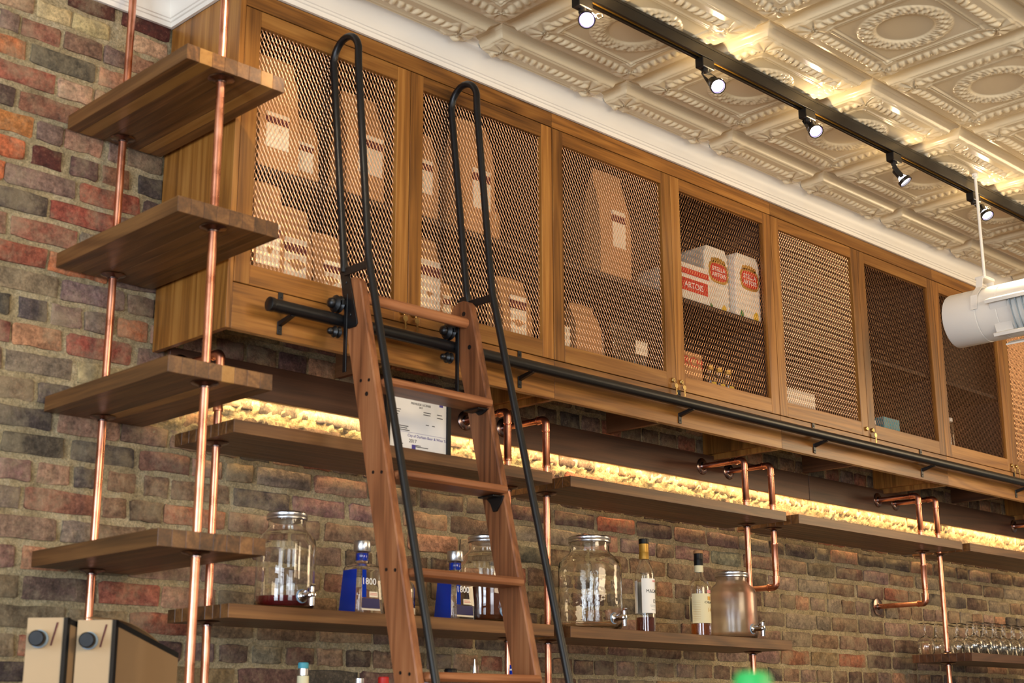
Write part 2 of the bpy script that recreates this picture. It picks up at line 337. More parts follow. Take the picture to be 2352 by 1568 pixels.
# traced courses of the left part of the wall: zoom windows (scale, x offset, y offset)
ZA, ZB, ZC, ZD = (3.92, 0, 0), (3.7325, 0, 380), (3.92, 0, 780), (3.8425, 0, 1160)
TR = [
 [(ZA, 620, 30, 1030, 110, 'D'), (ZA, 1100, 170, 1530, 270, 'D')],
 [(ZA, 330, 60, 640, 160, 'c'), (ZA, 660, 170, 980, 280, 'c'), (ZA, 1210, 370, 1510, 440, 'c'), (ZA, 0, 0, 300, 70, 't')],
 [(ZA, 0, 150, 175, 210, 'p'), (ZA, 200, 230, 545, 350, 'r'), (ZA, 580, 380, 910, 480, 'b'), (ZA, 940, 480, 1130, 560, 'p'), (ZA, 1160, 560, 1390, 610, 's')],
 [(ZA, -120, 360, 235, 460, 'o'), (ZA, 285, 490, 850, 660, 'k'), (ZA, 900, 680, 1180, 740, 's')],
 [(ZA, -60, 620, 495, 770, 'r'), (ZA, 525, 800, 830, 870, 't'), (ZA, 850, 880, 1100, 930, 's')],
 [(ZA, -250, 800, 130, 890, 'd'), (ZA, 180, 900, 730, 1040, 'r')],
 [(ZA, -250, 1030, 300, 1160, 'o'), (ZA, 340, 1170, 560, 1230, 'p'), (ZA, 580, 1250, 920, 1330, 's'), (ZA, 980, 1340, 1130, 1370, 'p'), (ZA, 1160, 1380, 1470, 1450, 'b')],
 [(ZA, -150, 1290, 215, 1370, 'o'), (ZA, 290, 1400, 555, 1470, 'D'), (ZA, 640, 1490, 880, 1540, 'd'), (ZB, 880, 70, 1110, 130, 'r'), (ZB, 1190, 170, 1390, 220, 'k')],
 [(ZB, -200, 10, 30, 40, 'o'), (ZB, 40, 80, 640, 200, 'p'), (ZB, 690, 220, 1200, 330, 'R')],
 [(ZB, -80, 290, 410, 340, 'k'), (ZB, 430, 370, 1000, 480, 'R')],
 [(ZB, -200, 460, 50, 500, 'b'), (ZB, 90, 520, 650, 620, 'r'), (ZB, 690, 630, 900, 680, 'g')],
 [(ZB, -160, 700, 390, 800, 'R'), (ZB, 420, 830, 930, 930, 'o')],
 [(ZB, -60, 930, 500, 1030, 'g'), (ZB, 530, 1060, 1060, 1160, 'p'), (ZB, 1100, 1180, 1320, 1220, 'b')],
 [(ZB, -150, 1160, 80, 1200, 'k'), (ZB, 160, 1210, 400, 1260, 'k'), (ZB, 440, 1280, 700, 1320, 'p'), (ZB, 730, 1340, 980, 1370, 'p'), (ZB, 1010, 1380, 1265, 1420, 'o')],
 [(ZB, -200, 1370, 90, 1410, 'r'), (ZB, 105, 1430, 525, 1490, 's'), (ZC, 600, 60, 1180, 150, 'R'), (ZC, 1240, 150, 1470, 190, 'p')],
 [(ZC, -350, 110, 10, 170, 'b'), (ZC, 50, 190, 650, 260, 'p'), (ZC, 700, 280, 1130, 350, 't')],
 [(ZC, -150, 400, 300, 460, 'b'), (ZC, 340, 470, 820, 540, 'k')],
 [(ZC, -100, 650, 460, 730, 'k'), (ZC, 530, 750, 1070, 830, 's'), (ZC, 1090, 840, 1500, 900, 'b')],
 [(ZC, 20, 890, 570, 980, 'k'), (ZC, 650, 990, 1210, 1060, 'k'), (ZC, 1260, 1070, 1700, 1130, 'b')],
 [(ZC, -20, 1170, 270, 1190, 'p'), (ZC, 340, 1200, 620, 1230, 's'), (ZC, 670, 1240, 850, 1250, 'k'), (ZC, 980, 1280, 1215, 1300, 'b'), (ZC, 1300, 1310, 1515, 1340, 'b')],
 [(ZC, -300, 1380, 170, 1420, 'p'), (ZC, 220, 1410, 880, 1480, 'r'), (ZC, 930, 1490, 1140, 1520, 'b'), (ZC, 1170, 1520, 1450, 1550, 'd')],
 [(ZD, -100, 180, 490, 220, 'p'), (ZD, 540, 235, 830, 250, 'g'), (ZD, 860, 250, 1280, 270, 'b')],
 [(ZD, -300, 440, 120, 460, 'p'), (ZD, 190, 470, 600, 490, 's'), (ZD, 640, 490, 1100, 510, 'b')],
 [(ZD, -300, 690, 155, 710, 'b'), (ZD, 200, 720, 845, 760, 'd'), (ZD, 870, 770, 1400, 810, 'r'), (ZD, 1430, 820, 1900, 840, 's')],
 [(ZD, -60, 980, 560, 1000, 'd'), (ZD, 600, 1010, 1100, 1030, 'b'), (ZD, 1150, 1030, 1700, 1050, 'R')],
 [(ZD, -300, 1220, 120, 1230, 'g'), (ZD, 170, 1235, 500, 1270, 'R'), (ZD, 540, 1270, 1000, 1290, 'b'), (ZD, 1040, 1290, 1600, 1300, 'd')],
 [(ZD, -300, 1450, 290, 1470, 'k'), (ZD, 340, 1470, 900, 1490, 'b'), (ZD, 940, 1490, 1500, 1500, 'd')],
]
rows = []
for row in TR:
    L = []
    for (s, ox, oy), a, b_, c, d, k in row:
        p = at(ox+a/s, oy+b_/s, y=YW); q = at(ox+c/s, oy+d/s, y=YW); L.append((p.x, q.x, (p.z+q.z)/2, k))
    rows.append([sum(t[2] for t in L)/len(L), L])
# even out the courses a little and add some below the frame
zs = [r[0] for r in rows]
zs = [zs[0]]+[(zs[i-1]+2*zs[i]+zs[i+1])/4 for i in range(1, len(zs)-1)]+[zs[-1]]
for r, z in zip(rows, zs): r[0] = z
while rows[-1][0] > 1.30: rows.append([rows[-1][0]-.075, []])
rb = random.Random(3)
KEYS = 'bbbbbbpppddddkkrssggbbpdd'
bricks = []
for ri, (zc, L) in enumerate(rows):
    zu = rows[ri-1][0] if ri else zc+.075
    zd = rows[ri+1][0] if ri+1 < len(rows) else zc-.075
    h = min(.060, (zu-zd)/2-.017)
    for a, b_, _, k in L: bricks.append((a, b_, zc, h, k))
    x = max([t[1] for t in L], default=1.0)+.012
    xend = 8.3
    head = ri % 4 == 1
    if not L: x = .95+rb.uniform(0, .1)
    while x < xend:
        ln = (.100 if head or rb.random() < .14 else .205)*rb.uniform(.93, 1.05)
        if not (zc > 2.74 and x > 2.07):
            bricks.append((x, x+ln, zc, h*rb.uniform(.93, 1.0), rb.choice(KEYS)))
        x += ln+rb.uniform(.013, .022)
def brick_verts(w, h, seed):
    r = random.Random(seed); nx_, nz_ = 6, 4; V = []; F = []
    jx = [r.uniform(-.004, .004) for _ in range(40)]
    for j in range(nz_):
        for i in range(nx_):
            u = i/(nx_-1)-.5; v = j/(nz_-1)-.5
            u = (0, .05, .35, .65, .95, 1)[i]-.5; v = (0, .12, .88, 1)[j]-.5; x = u*w; z = v*h
            if i in (0, nx_-1) or j in (0, nz_-1):
                x += r.uniform(-.003, .003); z += r.uniform(-.003, .003)
                if i in (0, nx_-1) and j in (0, nz_-1): x *= .985; z *= .93
                y = r.uniform(-.002, .001)
            else: y = -.004+r.uniform(-.0016, .0016)
            V.append((x, y, z))
    for j in range(nz_-1):
        for i in range(nx_-1):
            a = j*nx_+i; F.append((a, a+1, a+nx_+1, a+nx_))
    per = [i for i in range(nx_)]+[j*nx_+nx_-1 for j in range(1, nz_)]+[(nz_-1)*nx_+i for i in range(nx_-2, -1, -1)]+[j*nx_ for j in range(nz_-2, 0, -1)]
    n0 = len(V)
    for i in per: V.append((V[i][0]*1.0, .022, V[i][2]*1.0))
    for k in range(len(per)):
        a, b_ = per[k], per[(k+1) % len(per)]; F.append((b_, a, n0+k, n0+(k+1) % len(per)))
    return V, F
def visible(b):
    a = proj((b[0], YW, b[2])); c = proj((b[1], YW, b[2]))
    return c[0] > -20 and a[0] < 2372 and -30 < a[1] and c[1] < 1600
vis = sorted([b for b in bricks if visible(b)], key=lambda b: proj(((b[0]+b[1])/2, YW, b[2]))[2]/math.sqrt(b[1]-b[0]))
near = vis[:300]; far = vis[300:]+[b for b in bricks if not visible(b)]
for i, (a, b_, z, h, k) in enumerate(near):
    V, F = brick_verts(b_-a, h, i)
    if k in 'c': V = [(x, y+.002, z_) for x, y, z_ in V]
    me = bpy.data.meshes.new('brick'); me.from_pydata(V, [], F); me.materials.append(M['brick']); me.shade_smooth(); me.set_sharp_from_angle(angle=.9)
    o = bpy.data.objects.new('brick', me); C.objects.link(o); o.parent = wall; o.location = ((a+b_)/2, YW-.001+rb.uniform(-.0025, .0025), z)
    col = [c*rb.uniform(.85, 1.15) for c in PAL[k][:3]]; o.color = (*col, 1)
mb = MB(); cols = []
for i, (a, b_, z, h, k) in enumerate(far):
    V, F = brick_verts(b_-a, h, 1000+i); oy = rb.uniform(-.003, .002)
    mb.add([(x+(a+b_)/2, y+YW+oy, zz+z) for x, y, zz in V], F)
    f = rb.uniform(.8, 1.15); cols += [(*[c*f for c in PAL[k][:3]], 1)]*len(V)
fb = mb.build('brick', M['brickattr'], wall, smooth=50); fb['kind'] = 'stuff'
ca = fb.data.color_attributes.new('col', 'FLOAT_COLOR', 'POINT')
for i, c in enumerate(cols): ca.data[i].color = c

# pressed tin ceiling -------------------------------------------------------
T = .6096; X0, Y0 = 2.9242, 3.0289
def sm(a, b_, x): t = max(0, min(1, (x-a)/(b_-a))); return t*t*(3-2*t)
def tin_depth(u, v):
    """how far the pressing hangs below the seam plane; u, v metres from the tile corner"""
    cu, cv = u-T/2, v-T/2; m = max(abs(cu), abs(cv)); mn = min(abs(cu), abs(cv)); d = T/2-m
    h = 0.0
    if d < .002: return -.004
    h += .0055*sm(.002, .0045, d)
    h += .0040*sm(.0100, .0112, d)
    if d > .014:
        t = min(1, (d-.014)/.018); h += .017*(1-math.sqrt(max(0, 1-t*t)))*.65+.017*t*.35
    h += .0045*sm(.0335, .0348, d)
    h += .0035*sm(.0420, .0432, d)
    # egg and dart
    if .070 < d < .104 and mn < T/2-.112:
        e = (d-.087)/.017; s = (mn if True else 0)
        q = ((s+d*.35) % .031)/.031-.5
        h += .0085*max(0, 1-e*e)**.5*max(0, 1-(q/.34)**2)**.5 + .002*max(0, 1-e*e)
    # corner palmette
    dx, dy = T/2-abs(cu), T/2-abs(cv)
    px_, py_ = dx-.098, dy-.098; rr = math.hypot(px_, py_)
    if rr < .062:
        an = math.atan2(py_, px_)-(-3*PI/4)
        an = (an+PI) % (2*PI)-PI
        lob = abs(math.cos(an*3.5)) if abs(an) < 1.5 else abs(math.cos(an*2))*.8
        h += .009*lob*max(0, 1-(rr/.062)**2)**.5*(1 if rr > .012 else 1.2)
    # thin frame
    h += .0035*(math.exp(-((d-.128)/.0028)**2)+.8*math.exp(-((d-.137)/.0028)**2))
    if d > .142: h -= .002
    # wreath
    R_ = math.hypot(cu, cv)
    if .092 < R_ < .152:
        th = math.atan2(cv, cu); k = (R_-.122)/.028
        if abs(k) < 1:
            leaf = .72+.28*math.sin(th*22+k*3.0)*math.cos(k*2.2)+.14*math.sin(th*44-k*6)
            h += .0105*math.sqrt(1-k*k)*leaf
    if R_ < .094: h -= .003*sm(0, .004, .094-R_)
    return h
def tin_mesh(name, va=0, vb=T, n=210):
    nu = n; nv = max(8, int(n*(vb-va)/T)); V = []; F = []
    for j in range(nv+1):
        for i in range(nu+1):
            u = T*i/nu; v = va+(vb-va)*j/nv
            V.append((u, -v, -tin_depth(u, v)-.0005))
    for j in range(nv):
        for i in range(nu):
            a = j*(nu+1)+i; F.append((a, a+1, a+nu+2, a+nu+1))
    me = bpy.data.meshes.new(name); me.from_pydata(V, [], F); me.materials.append(M['tin']); me.shade_smooth()
    return me
tm = tin_mesh('ceiling_tile'); tcut = tin_mesh('ceiling_tile', T-(3.166-Y0), T)
for i in range(-4, 9):
    for j in range(0, 6):
        o = bpy.data.objects.new('ceiling_tile', tm); C.objects.link(o); o.parent = ceil; o.location = (X0+i*T, Y0-j*T, HC)
    o = bpy.data.objects.new('ceiling_tile', tcut); C.objects.link(o); o.parent = ceil; o.location = (X0+i*T, Y0+T, HC)
# crown moulding
prof = [(0, 3.584), (.010, 3.584), (.011, 3.598), (.016, 3.600), (.017, 3.607), (.021, 3.609)]
for k in range(9):
    a = k/8*PI/2; prof.append((.022+.040*(1-math.cos(a))**1.1, 3.612+.054*math.sin(a)))
prof += [(.066, 3.668), (.066, 3.678), (.070, 3.681), (.079, 3.684), (.079, 3.6965), (0, 3.6965)]
def crown(path, name):
    V = []; n = len(prof)
    for x, y, nxx, nyy in path:
        for d, z in prof: V.append((x+nxx*d, y+nyy*d, z))
    F = [(s*n+k, s*n+(k+1) % n, (s+1)*n+(k+1) % n, (s+1)*n+k) for s in range(len(path)-1) for k in range(n)]
    F += [tuple(range(n)), tuple(range((len(path)-1)*n, len(path)*n))]
    mb = MB(); mb.add(V, F); return struct(mb.build(name, M['crown'], smooth=28))
XL = 2.077
crown([(XL, YW-.006, -1, -1), (XL, YC, -1, -1), (9.0, YC, 0, -1)], 'trim_1')
crown([(-1.0, YW-.006, 0, -1), (XL, YW-.006, -1, -1)], 'trim_2')

# ------------------------------------------------------------------ cabinets
MESHES = {}
def mesh_panel(x0, x1, z0, z1, y, flip, parent):
    key_ = (flip, round(x1-x0, 3))
    if key_ in MESHES:
        me, xs0 = MESHES[key_]; o = bpy.data.objects.new('mesh_panel', me); C.objects.link(o); o.parent = parent
        o.location = (x0-wloc(parent).x-xs0, 0, 0); o['kind'] = 'stuff'; return o
    sw, lw = .00690, .0250; mb = MB(); n = int((x1-x0)/sw)+1; hz = int((z1-z0)/(lw/2))+1
    wd, th = .0017, .0003
    for i in range(n+1):
        rings = []
        for j in range(hz*2+1):
            z = z0+j*lw/4
            if z > z1: break
            ph = (j % 4); off = [(-.25), 0, .25, 0][ph] if False else None
            # zigzag : bonds at every half cell
            t = j % 4; k = {0: -1, 1: 0, 2: 1, 3: 0}[t]
            x = x0+i*sw+(k if i % 2 else -k)*sw*.46
            x = min(max(x, x0), x1)
            dy = (.0007 if t in (1,) else -.0007 if t in (3,) else 0)*(1 if not flip else -1)
            rings.append((x, y+dy, z, t))
        V = []; F = []
        for j, (x, yy, z, t) in enumerate(rings):
            back = (t == 1 and i % 2 == 0) or (t == 3 and i % 2 == 1)
            if flip: wq, tilt = .00075, math.radians(8)
            elif t in (0, 2): wq, tilt = .00095, math.radians(-14)
            elif back: wq, tilt = .00135, math.radians(-40)
            else: wq, tilt = .00050, math.radians(24)
            a, c = math.cos(tilt), math.sin(tilt); wd = wq
            V += [(x-wd*a, yy-wd*c-th, z), (x+wd*a, yy+wd*c-th, z), (x+wd*a, yy+wd*c+th, z), (x-wd*a, yy-wd*c+th, z)]
        for j in range(len(rings)-1):
            for q in range(4): F.append((j*4+q, j*4+(q+1) % 4, j*4+4+(q+1) % 4, j*4+4+q))
        mb.add(V, F)
    # bonds
    o = mb.build('mesh_panel', M['mesh'], parent, smooth=0); MESHES[key_] = (o.data, x0-wloc(parent).x); o['kind'] = 'stuff'; return o
def door(x0, x1, root, flip, lock_right):
    z0, z1 = 2.691, 3.527; sw_ = .052
    mz0, mz1 = 2.750, 3.479; yf, yb = YC, YC+.022
    mb = MB()
    mb.box(x0, x0+sw_, yf, yb, z0, z1)
    d = mb.build('door', M['cabz'], root, bevel=.0012); MB().box(x1-sw_, x1, yf, yb, z0, z1).build('stile', M['cabz'], d, bevel=.0012)
    MB().box(x0+sw_+.0003, x1-sw_-.0003, yf+.0004, yb, mz1, z1).build('rail', M['cabx'], d, bevel=.001)
    MB().box(x0+sw_+.0003, x1-sw_-.0003, yf+.0004, yb, z0, mz0).build('rail', M['cabx'], d, bevel=.001)
    mesh_panel(x0+sw_-.002, x1-sw_+.002, mz0-.002, mz1+.002, yf+.014, flip, d)
    lx = x1-.022 if lock_right else x0+.022
    mb = MB(); mb.lathe([(.0085, 0), (.0095, .002), (.0095, .006), (.007, .009), (.0002, .009)], (lx, yf, 2.722), 16, ax=(0, -1, 0))
    mb.box(lx-.0008, lx+.0008, yf-.010, yf-.008, 2.719, 2.725)
    mb.build('lock', M['brass'], d)
    return lx
units = [(2.077, 3.3655), (3.3665, 4.6505), (4.6515, 5.9335), (5.9345, 7.2185), (7.2195, 8.5)]
ulab = ['walnut wall cabinet at the left end, its two mesh doors crowded with brown bags',
        'walnut wall cabinet holding white beer cartons behind its right mesh door, second from the left',
        'nearly empty walnut wall cabinet with dark mesh doors, third from the left',
        'walnut wall cabinet partly hidden by the white fan unit, fourth from the left',
        'walnut wall cabinet beyond the white fan unit at the far right end of the row']
flips = [(0, 0), (0, 1), (0, 1), (1, 0), (0, 1)]
locks = []
for ui, (a, b_) in enumerate(units):
    root = thing('wall_cabinet', (a, YC, 2.556), ulab[ui], 'cabinet', 'walnut wall cabinets with mesh doors')
    m = (a+b_)/2
    # carcass
    MB().box(a, a+.018, YC+(0 if ui == 0 else .0235), YW-.008, 2.556, 3.583).build('side_panel', M['cabz'], root, bevel=.001)
    MB().box(b_-.018, b_, YC+.0235, YW-.008, 2.578, 3.583).build('side_panel', M['cabz'], root, bevel=.001)
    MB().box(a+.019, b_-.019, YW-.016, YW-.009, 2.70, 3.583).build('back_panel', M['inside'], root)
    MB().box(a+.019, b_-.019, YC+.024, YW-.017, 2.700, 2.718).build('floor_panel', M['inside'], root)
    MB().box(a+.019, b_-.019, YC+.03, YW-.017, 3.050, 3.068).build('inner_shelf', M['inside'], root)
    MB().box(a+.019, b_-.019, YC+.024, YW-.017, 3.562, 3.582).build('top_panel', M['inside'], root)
    xs = a+(.0185 if ui == 0 else 0)
    MB().box(xs, b_, YC, YC+.022, 3.530, 3.583).build('top_rail', M['cabx'], root, bevel=.001)
    MB().box(xs, b_, YC, YC+.022, 2.556, 2.688).build('valance', M['cabx'], root, bevel=.001)
    for x in ((m,) if ui else (m, )):
        MB().box(x-.010, x+.010, YC+.0235, YW-.046, 2.577, 2.699).build('support_board', M['boardy'], root, bevel=.001)
    for xx in (a+.0185, b_-.0205): MB().box(xx, xx+.002, YC+.0245, YW-.0175, 2.7185, 3.5615).build('shade_sheet', M['inside'], root)  # added dark sheets over the walnut sides, painting in the interior shade
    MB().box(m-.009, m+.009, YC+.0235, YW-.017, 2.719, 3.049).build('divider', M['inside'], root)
    lx = door(xs+.001, m-.0012, root, flips[ui][0], True); locks.append(lx)
    lx = door(m+.0012, b_-.001, root, flips[ui][1], False); locks.append(lx)

# keys hanging from the locks
key = thing('key', (0, 0, 0), '', 'key', 'brass keys hanging in the cabinet locks')
mb = MB(); mb.tube([(0.0, -.010+.0, .002), (0.001, -.016, -.004), (.002, -.017, -.010), (.004, -.014, -.016), (.005, -.009, -.011), (.003, -.008, -.004), (0, -.010, .002)], .0008, 6)
mb.build('key_ring', M['brass'], key)
mb = MB(); mb.cyl((.004, -.0155, -.022), (.004, -.0135, -.022), .0095, 14); mb.box(.0015, .0065, -.0155, -.0135, -.056, -.028); mb.box(.0065, .0088, -.0155, -.0135, -.052, -.046); mb.box(.0065, .008, -.0155, -.0135, -.040, -.036)
mb.build('key_blade', M['brass'], key)
KL = ['brass key hanging from the lock of the first cabinet door, behind the ladder rungs', 'brass key hanging from the lock of the second cabinet door, behind the ladder rungs',
      'brass key in the lock of the third door, above the black rail', 'brass key in the lock of the beer carton door', None,
      'brass key in the lock of the sixth door, above the black rail', 'brass key below the fan unit, left one of two', 'brass key below the fan unit, right one of two']
firstk = True
for lx, lb in zip(locks, KL):
    if lb is None: continue
    if firstk: key.location = (lx, YC, 2.722); key['label'] = lb; firstk = False
    else: dup(key, (lx, YC, 2.722), lb)

# ------------------------------------------------------------------ rail, backboards, led tape
RY, RZ, RR = 3.172, 2.627, .0185
rail = thing('ladder_rail', (2.17, RY, RZ), 'long round black steel rail the ladder hooks over, along the cabinet valances', 'rail')
MB().cyl((2.185, RY, RZ), (5.05, RY, RZ), RR, 24).build('pipe', M['black'], rail)
MB().cyl((5.0505, RY, RZ), (8.4, RY, RZ), RR, 24).build('pipe', M['black'], rail)
MB().lathe([(.0175, 0), (.0205, .002), (.0205, .014), (.0195, .016)], (2.170, RY, RZ), 24, ax=(1, 0, 0)).build('end_cap', M['black'], rail)
for x in (2.253, 3.20, 4.018, 4.872, 5.703, 6.571, 7.4):
    mb = MB()
    mb.box(x-.008, x+.008, YC-.0045, YC-.0003, 2.655, 2.690); mb.box(x-.008, x+.008, YC-.0045, YC-.0003, 2.566, 2.604)
    mb.add([(x-.007, YC-.004, 2.604), (x+.007, YC-.004, 2.604), (x+.007, YC-.004, 2.590), (x-.007, YC-.004, 2.590),
            (x-.007, RY+.004, RZ-.012), (x+.007, RY+.004, RZ-.012), (x+.007, RY-.006, RZ-.020), (x-.007, RY-.006, RZ-.020)],
           [(0, 1, 5, 4), (2, 3, 7, 6), (1, 2, 6, 5), (3, 0, 4, 7), (0, 3, 2, 1), (4, 5, 6, 7)])
    mb.box(x-.007, x+.007, RY+.016, YC-.004, RZ+.006, RZ+.012)
    mb.box(x-.007, x+.007, YC-.009, YC-.004, RZ+.006, 2.66)
    for z in (2.677, 2.577): mb.cyl((x, YC-.0045, z), (x, YC-.0065, z), .0035, 10)
    mb.build('rail_bracket', M['black'], rail, bevel=.001)
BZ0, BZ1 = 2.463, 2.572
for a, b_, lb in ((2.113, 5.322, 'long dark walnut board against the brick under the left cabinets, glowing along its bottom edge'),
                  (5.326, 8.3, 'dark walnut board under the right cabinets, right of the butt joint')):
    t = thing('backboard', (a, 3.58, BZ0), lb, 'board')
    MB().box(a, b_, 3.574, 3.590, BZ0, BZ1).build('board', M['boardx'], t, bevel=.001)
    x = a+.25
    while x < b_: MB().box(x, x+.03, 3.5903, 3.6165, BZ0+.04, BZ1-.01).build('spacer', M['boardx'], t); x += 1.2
t = tag(MB().box(2.12, 8.3, 3.5906, 3.5925, BZ0+.006, BZ0+.016).build('led_strip', M['led']), 'glowing warm led tape hidden behind the dark board above the shelves', 'light')
for x in (2.9, 4.35, 5.8, 7.3):
    l = area('led_tape_light', (x, 3.600, BZ0+.010), (x, 3.606, BZ0-.3), 1.44, .006, 4.2, (1, .68, .30))
# ------------------------------------------------------------------ shelves
def washer(mb, x, y, z, up=False):
    s = 1 if up else -1
    mb.lathe([(.034, 0), (.035, s*.0015), (.032, s*.004), (.020, s*.0065), (.0145, s*.010), (.0145, s*.0135), (.0118, s*.0138)], (x, y, z), 28)
def laminated(root, x0, x1, y0, y1, z0, z1, along, seeds, light=(), mats='shf'):
    if along == 'y':
        n = round((x1-x0)/.036); w_ = (x1-x0)/n
        for i in range(n):
            MB().box(x0+i*w_+.0002, x0+(i+1)*w_-.0002, y0, y1, z0, z1).build('stave', M['sap'] if i in light else M[mats+'y'], root, bevel=.0008)
    else:
        n = round((y1-y0)/.038); w_ = (y1-y0)/n
        for i in range(n):
            MB().box(x0, x1, y0+i*w_+.0002, y0+(i+1)*w_-.0002, z0, z1).build('stave', M[mats+'x'], root, bevel=.0008)
ord_ = ['topmost', 'second', 'third', 'fourth', 'fifth']
for k, z in enumerate((3.154, 2.740, 2.331, 1.913, 1.500)):
    x0_ = 1.757 if k < 4 else 1.45
    lb = {0: 'topmost corner shelf of striped walnut with two pale staves, beside the cabinet end', 1: 'second corner shelf down, butcher block walnut, beside the cabinet side',
          2: 'third corner shelf down, butcher block walnut, just under the cabinet corner', 3: 'lowest visible corner shelf, butcher block walnut, left of the first glass jar',
          4: 'wide lowest corner shelf of walnut carrying the cardboard drink boxes'}[k]
    r = thing('corner_shelf', (x0_, 2.98, z), lb, 'shelf', 'butcher block corner shelves on copper pipes')
    laminated(r, x0_, 2.060, 2.978, 3.606, z, z+.042, 'y', k, light={0: (1, 6), 2: (4,)}.get(k, ()))
    for y in (3.02, 3.555):
        mb = MB(); washer(mb, 1.888 if y < 3.3 else 1.905, y, z-.0004); mb.build('flange', M['flange'], r)
PR = .0112
def pipe_thing(label, segs, loc):
    """segs: list of (kind, data)"""
    r = thing('copper_pipe', loc, label, 'pipe', 'copper pipes holding the shelves'); 
    for name, f in segs:
        mb = MB(); f(mb); mb.build(name, M['flange'] if name == 'wall_flange' else M['copper'], r)
    return r
pipe_thing('tall front copper pipe through the outer ends of the corner shelves', [('tube', lambda m: m.cyl((1.888, 3.02, .4), (1.888, 3.02, HC-.045), PR, 20))], (1.888, 3.02, .4))
pipe_thing('tall rear copper pipe through the corner shelves, close to the brick wall', [('tube', lambda m: m.cyl((1.905, 3.555, 1.735 if False else .4), (1.905, 3.555, HC-.04), PR, 20))], (1.905, 3.555, .4))
# long shelves
PY = 3.365; SY0, SY1 = 3.210, 3.505
UZ0, UZ1, LZ0, LZ1 = 2.265, 2.301, 1.779, 1.815
ups = [(2.103, 3.324, 'upper long shelf behind the ladder, framed licence standing on it'), (3.410, 4.617, 'upper long shelf above the big glass jar and the whisky bottles'),
       (4.700, 5.960, 'upper long shelf right of the bottles, third from the left'), (6.032, 7.30, 'upper long shelf at the right edge of the picture')]
lows = [(2.113, 3.324, 'lower long shelf carrying the two blue bottles behind the ladder'), (3.400, 4.612, 'lower long shelf carrying the big jar, two whisky bottles and the clouded jar'),
        (5.965, 7.25, 'lower right shelf of dark walnut carrying rows of upturned wine glasses'),
        ]
def long_shelf(a, b_, z0, z1, lb, wx, up=False, mats='shf'):
    r = thing('wall_shelf', (a, SY0, z0), lb, 'shelf', 'long walnut shelves on copper pipes')
    laminated(r, a, b_, SY0, SY1, z0, z1, 'x', 0, mats=mats)
    for x in wx:
        mb = MB(); washer(mb, x, PY, z0-.0004); mb.build('flange', M['flange'], r)
        if up: mb = MB(); washer(mb, x, PY, z1+.0004, True); mb.build('flange', M['flange'], r)
    return r
PX = [2.150, 3.272, 3.455, 4.573, 4.748, 5.880, 6.032, 7.20]
long_shelf(*ups[0][:2], UZ0, UZ1, ups[0][2], PX[0:2]); long_shelf(*ups[1][:2], UZ0, UZ1, ups[1][2], PX[2:4])
long_shelf(*ups[2][:2], UZ0, UZ1, ups[2][2], PX[4:6]); long_shelf(*ups[3][:2], UZ0, UZ1, ups[3][2], PX[6:8])
long_shelf(*lows[0][:2], LZ0, LZ1, lows[0][2], PX[0:2]); long_shelf(*lows[1][:2], LZ0, LZ1, lows[1][2], PX[2:4]); long_shelf(*lows[2][:2], LZ0, LZ1, lows[2][2], [PX[6], PX[7]], True, 'board')
long_shelf(2.113, 4.612, 1.325, 1.361, 'lowest long shelf, below the picture, carrying bottles whose tops just show', [PX[0], PX[1], PX[2], PX[3]])
EZ = 2.520
def elbow(m, x, y, z, up):
    """quarter bend joining the horizontal run (towards the wall, +y) and the vertical run (down if up is True)"""
    R_ = .018; s = -1 if up else 1
    pts = [(x, y+R_+.020, z)]+[(x, y+R_-R_*math.sin(k/8*PI/2), z+s*(R_-R_*math.cos(k/8*PI/2))) for k in range(9)]+[(x, y, z+s*(R_+.022))]
    m.tube(pts, PR+.0022, 16)
    m.cyl((x, y+R_+.017, z), (x, y+R_+.0225, z), PR+.0036, 16); m.cyl((x, y, z+s*(R_+.019)), (x, y, z+s*(R_+.0245)), PR+.0036, 16)
def top_run(x, zb, lb):
    segs = [('tube', lambda m: m.cyl((x, PY+.030, EZ), (x, 3.5735, EZ), PR, 18)), ('elbow', lambda m: elbow(m, x, PY, EZ, True)),
            ('tube', lambda m: m.cyl((x, PY, EZ-.030), (x, PY, zb), PR, 18)),
            ('coupling', lambda m: m.lathe([(PR, 0), (PR+.0030, .001), (PR+.0030, .010), (PR+.0018, .012), (PR+.0018, .120), (PR, .122)], (x, PY, 2.352), 20)),
            ('wall_flange', lambda m: m.lathe([(.034, .0003), (.034, .002), (.030, .005), (.018, .007), (.014, .012), (PR+.001, .012)], (x, 3.574, EZ), 28, ax=(0, -1, 0)))]
    return segs
pl = ['copper pipe at the left end of the long shelves, next to the corner shelves', 'copper pipe just behind the right ladder stile, with its elbow above the licence shelf',
      'straight copper pipe between the ladder and the big glass jar, elbow under the second cabinet', 'copper pipe rising behind the clouded glass jar',
      'short copper pipe bending back into the brick right of the clouded jar', 'copper pipe loop bending back to a round wall flange beside the wine glass shelf',
      'copper pipe running down through the wine glass shelf', 'copper pipe at the far right end of the shelves']
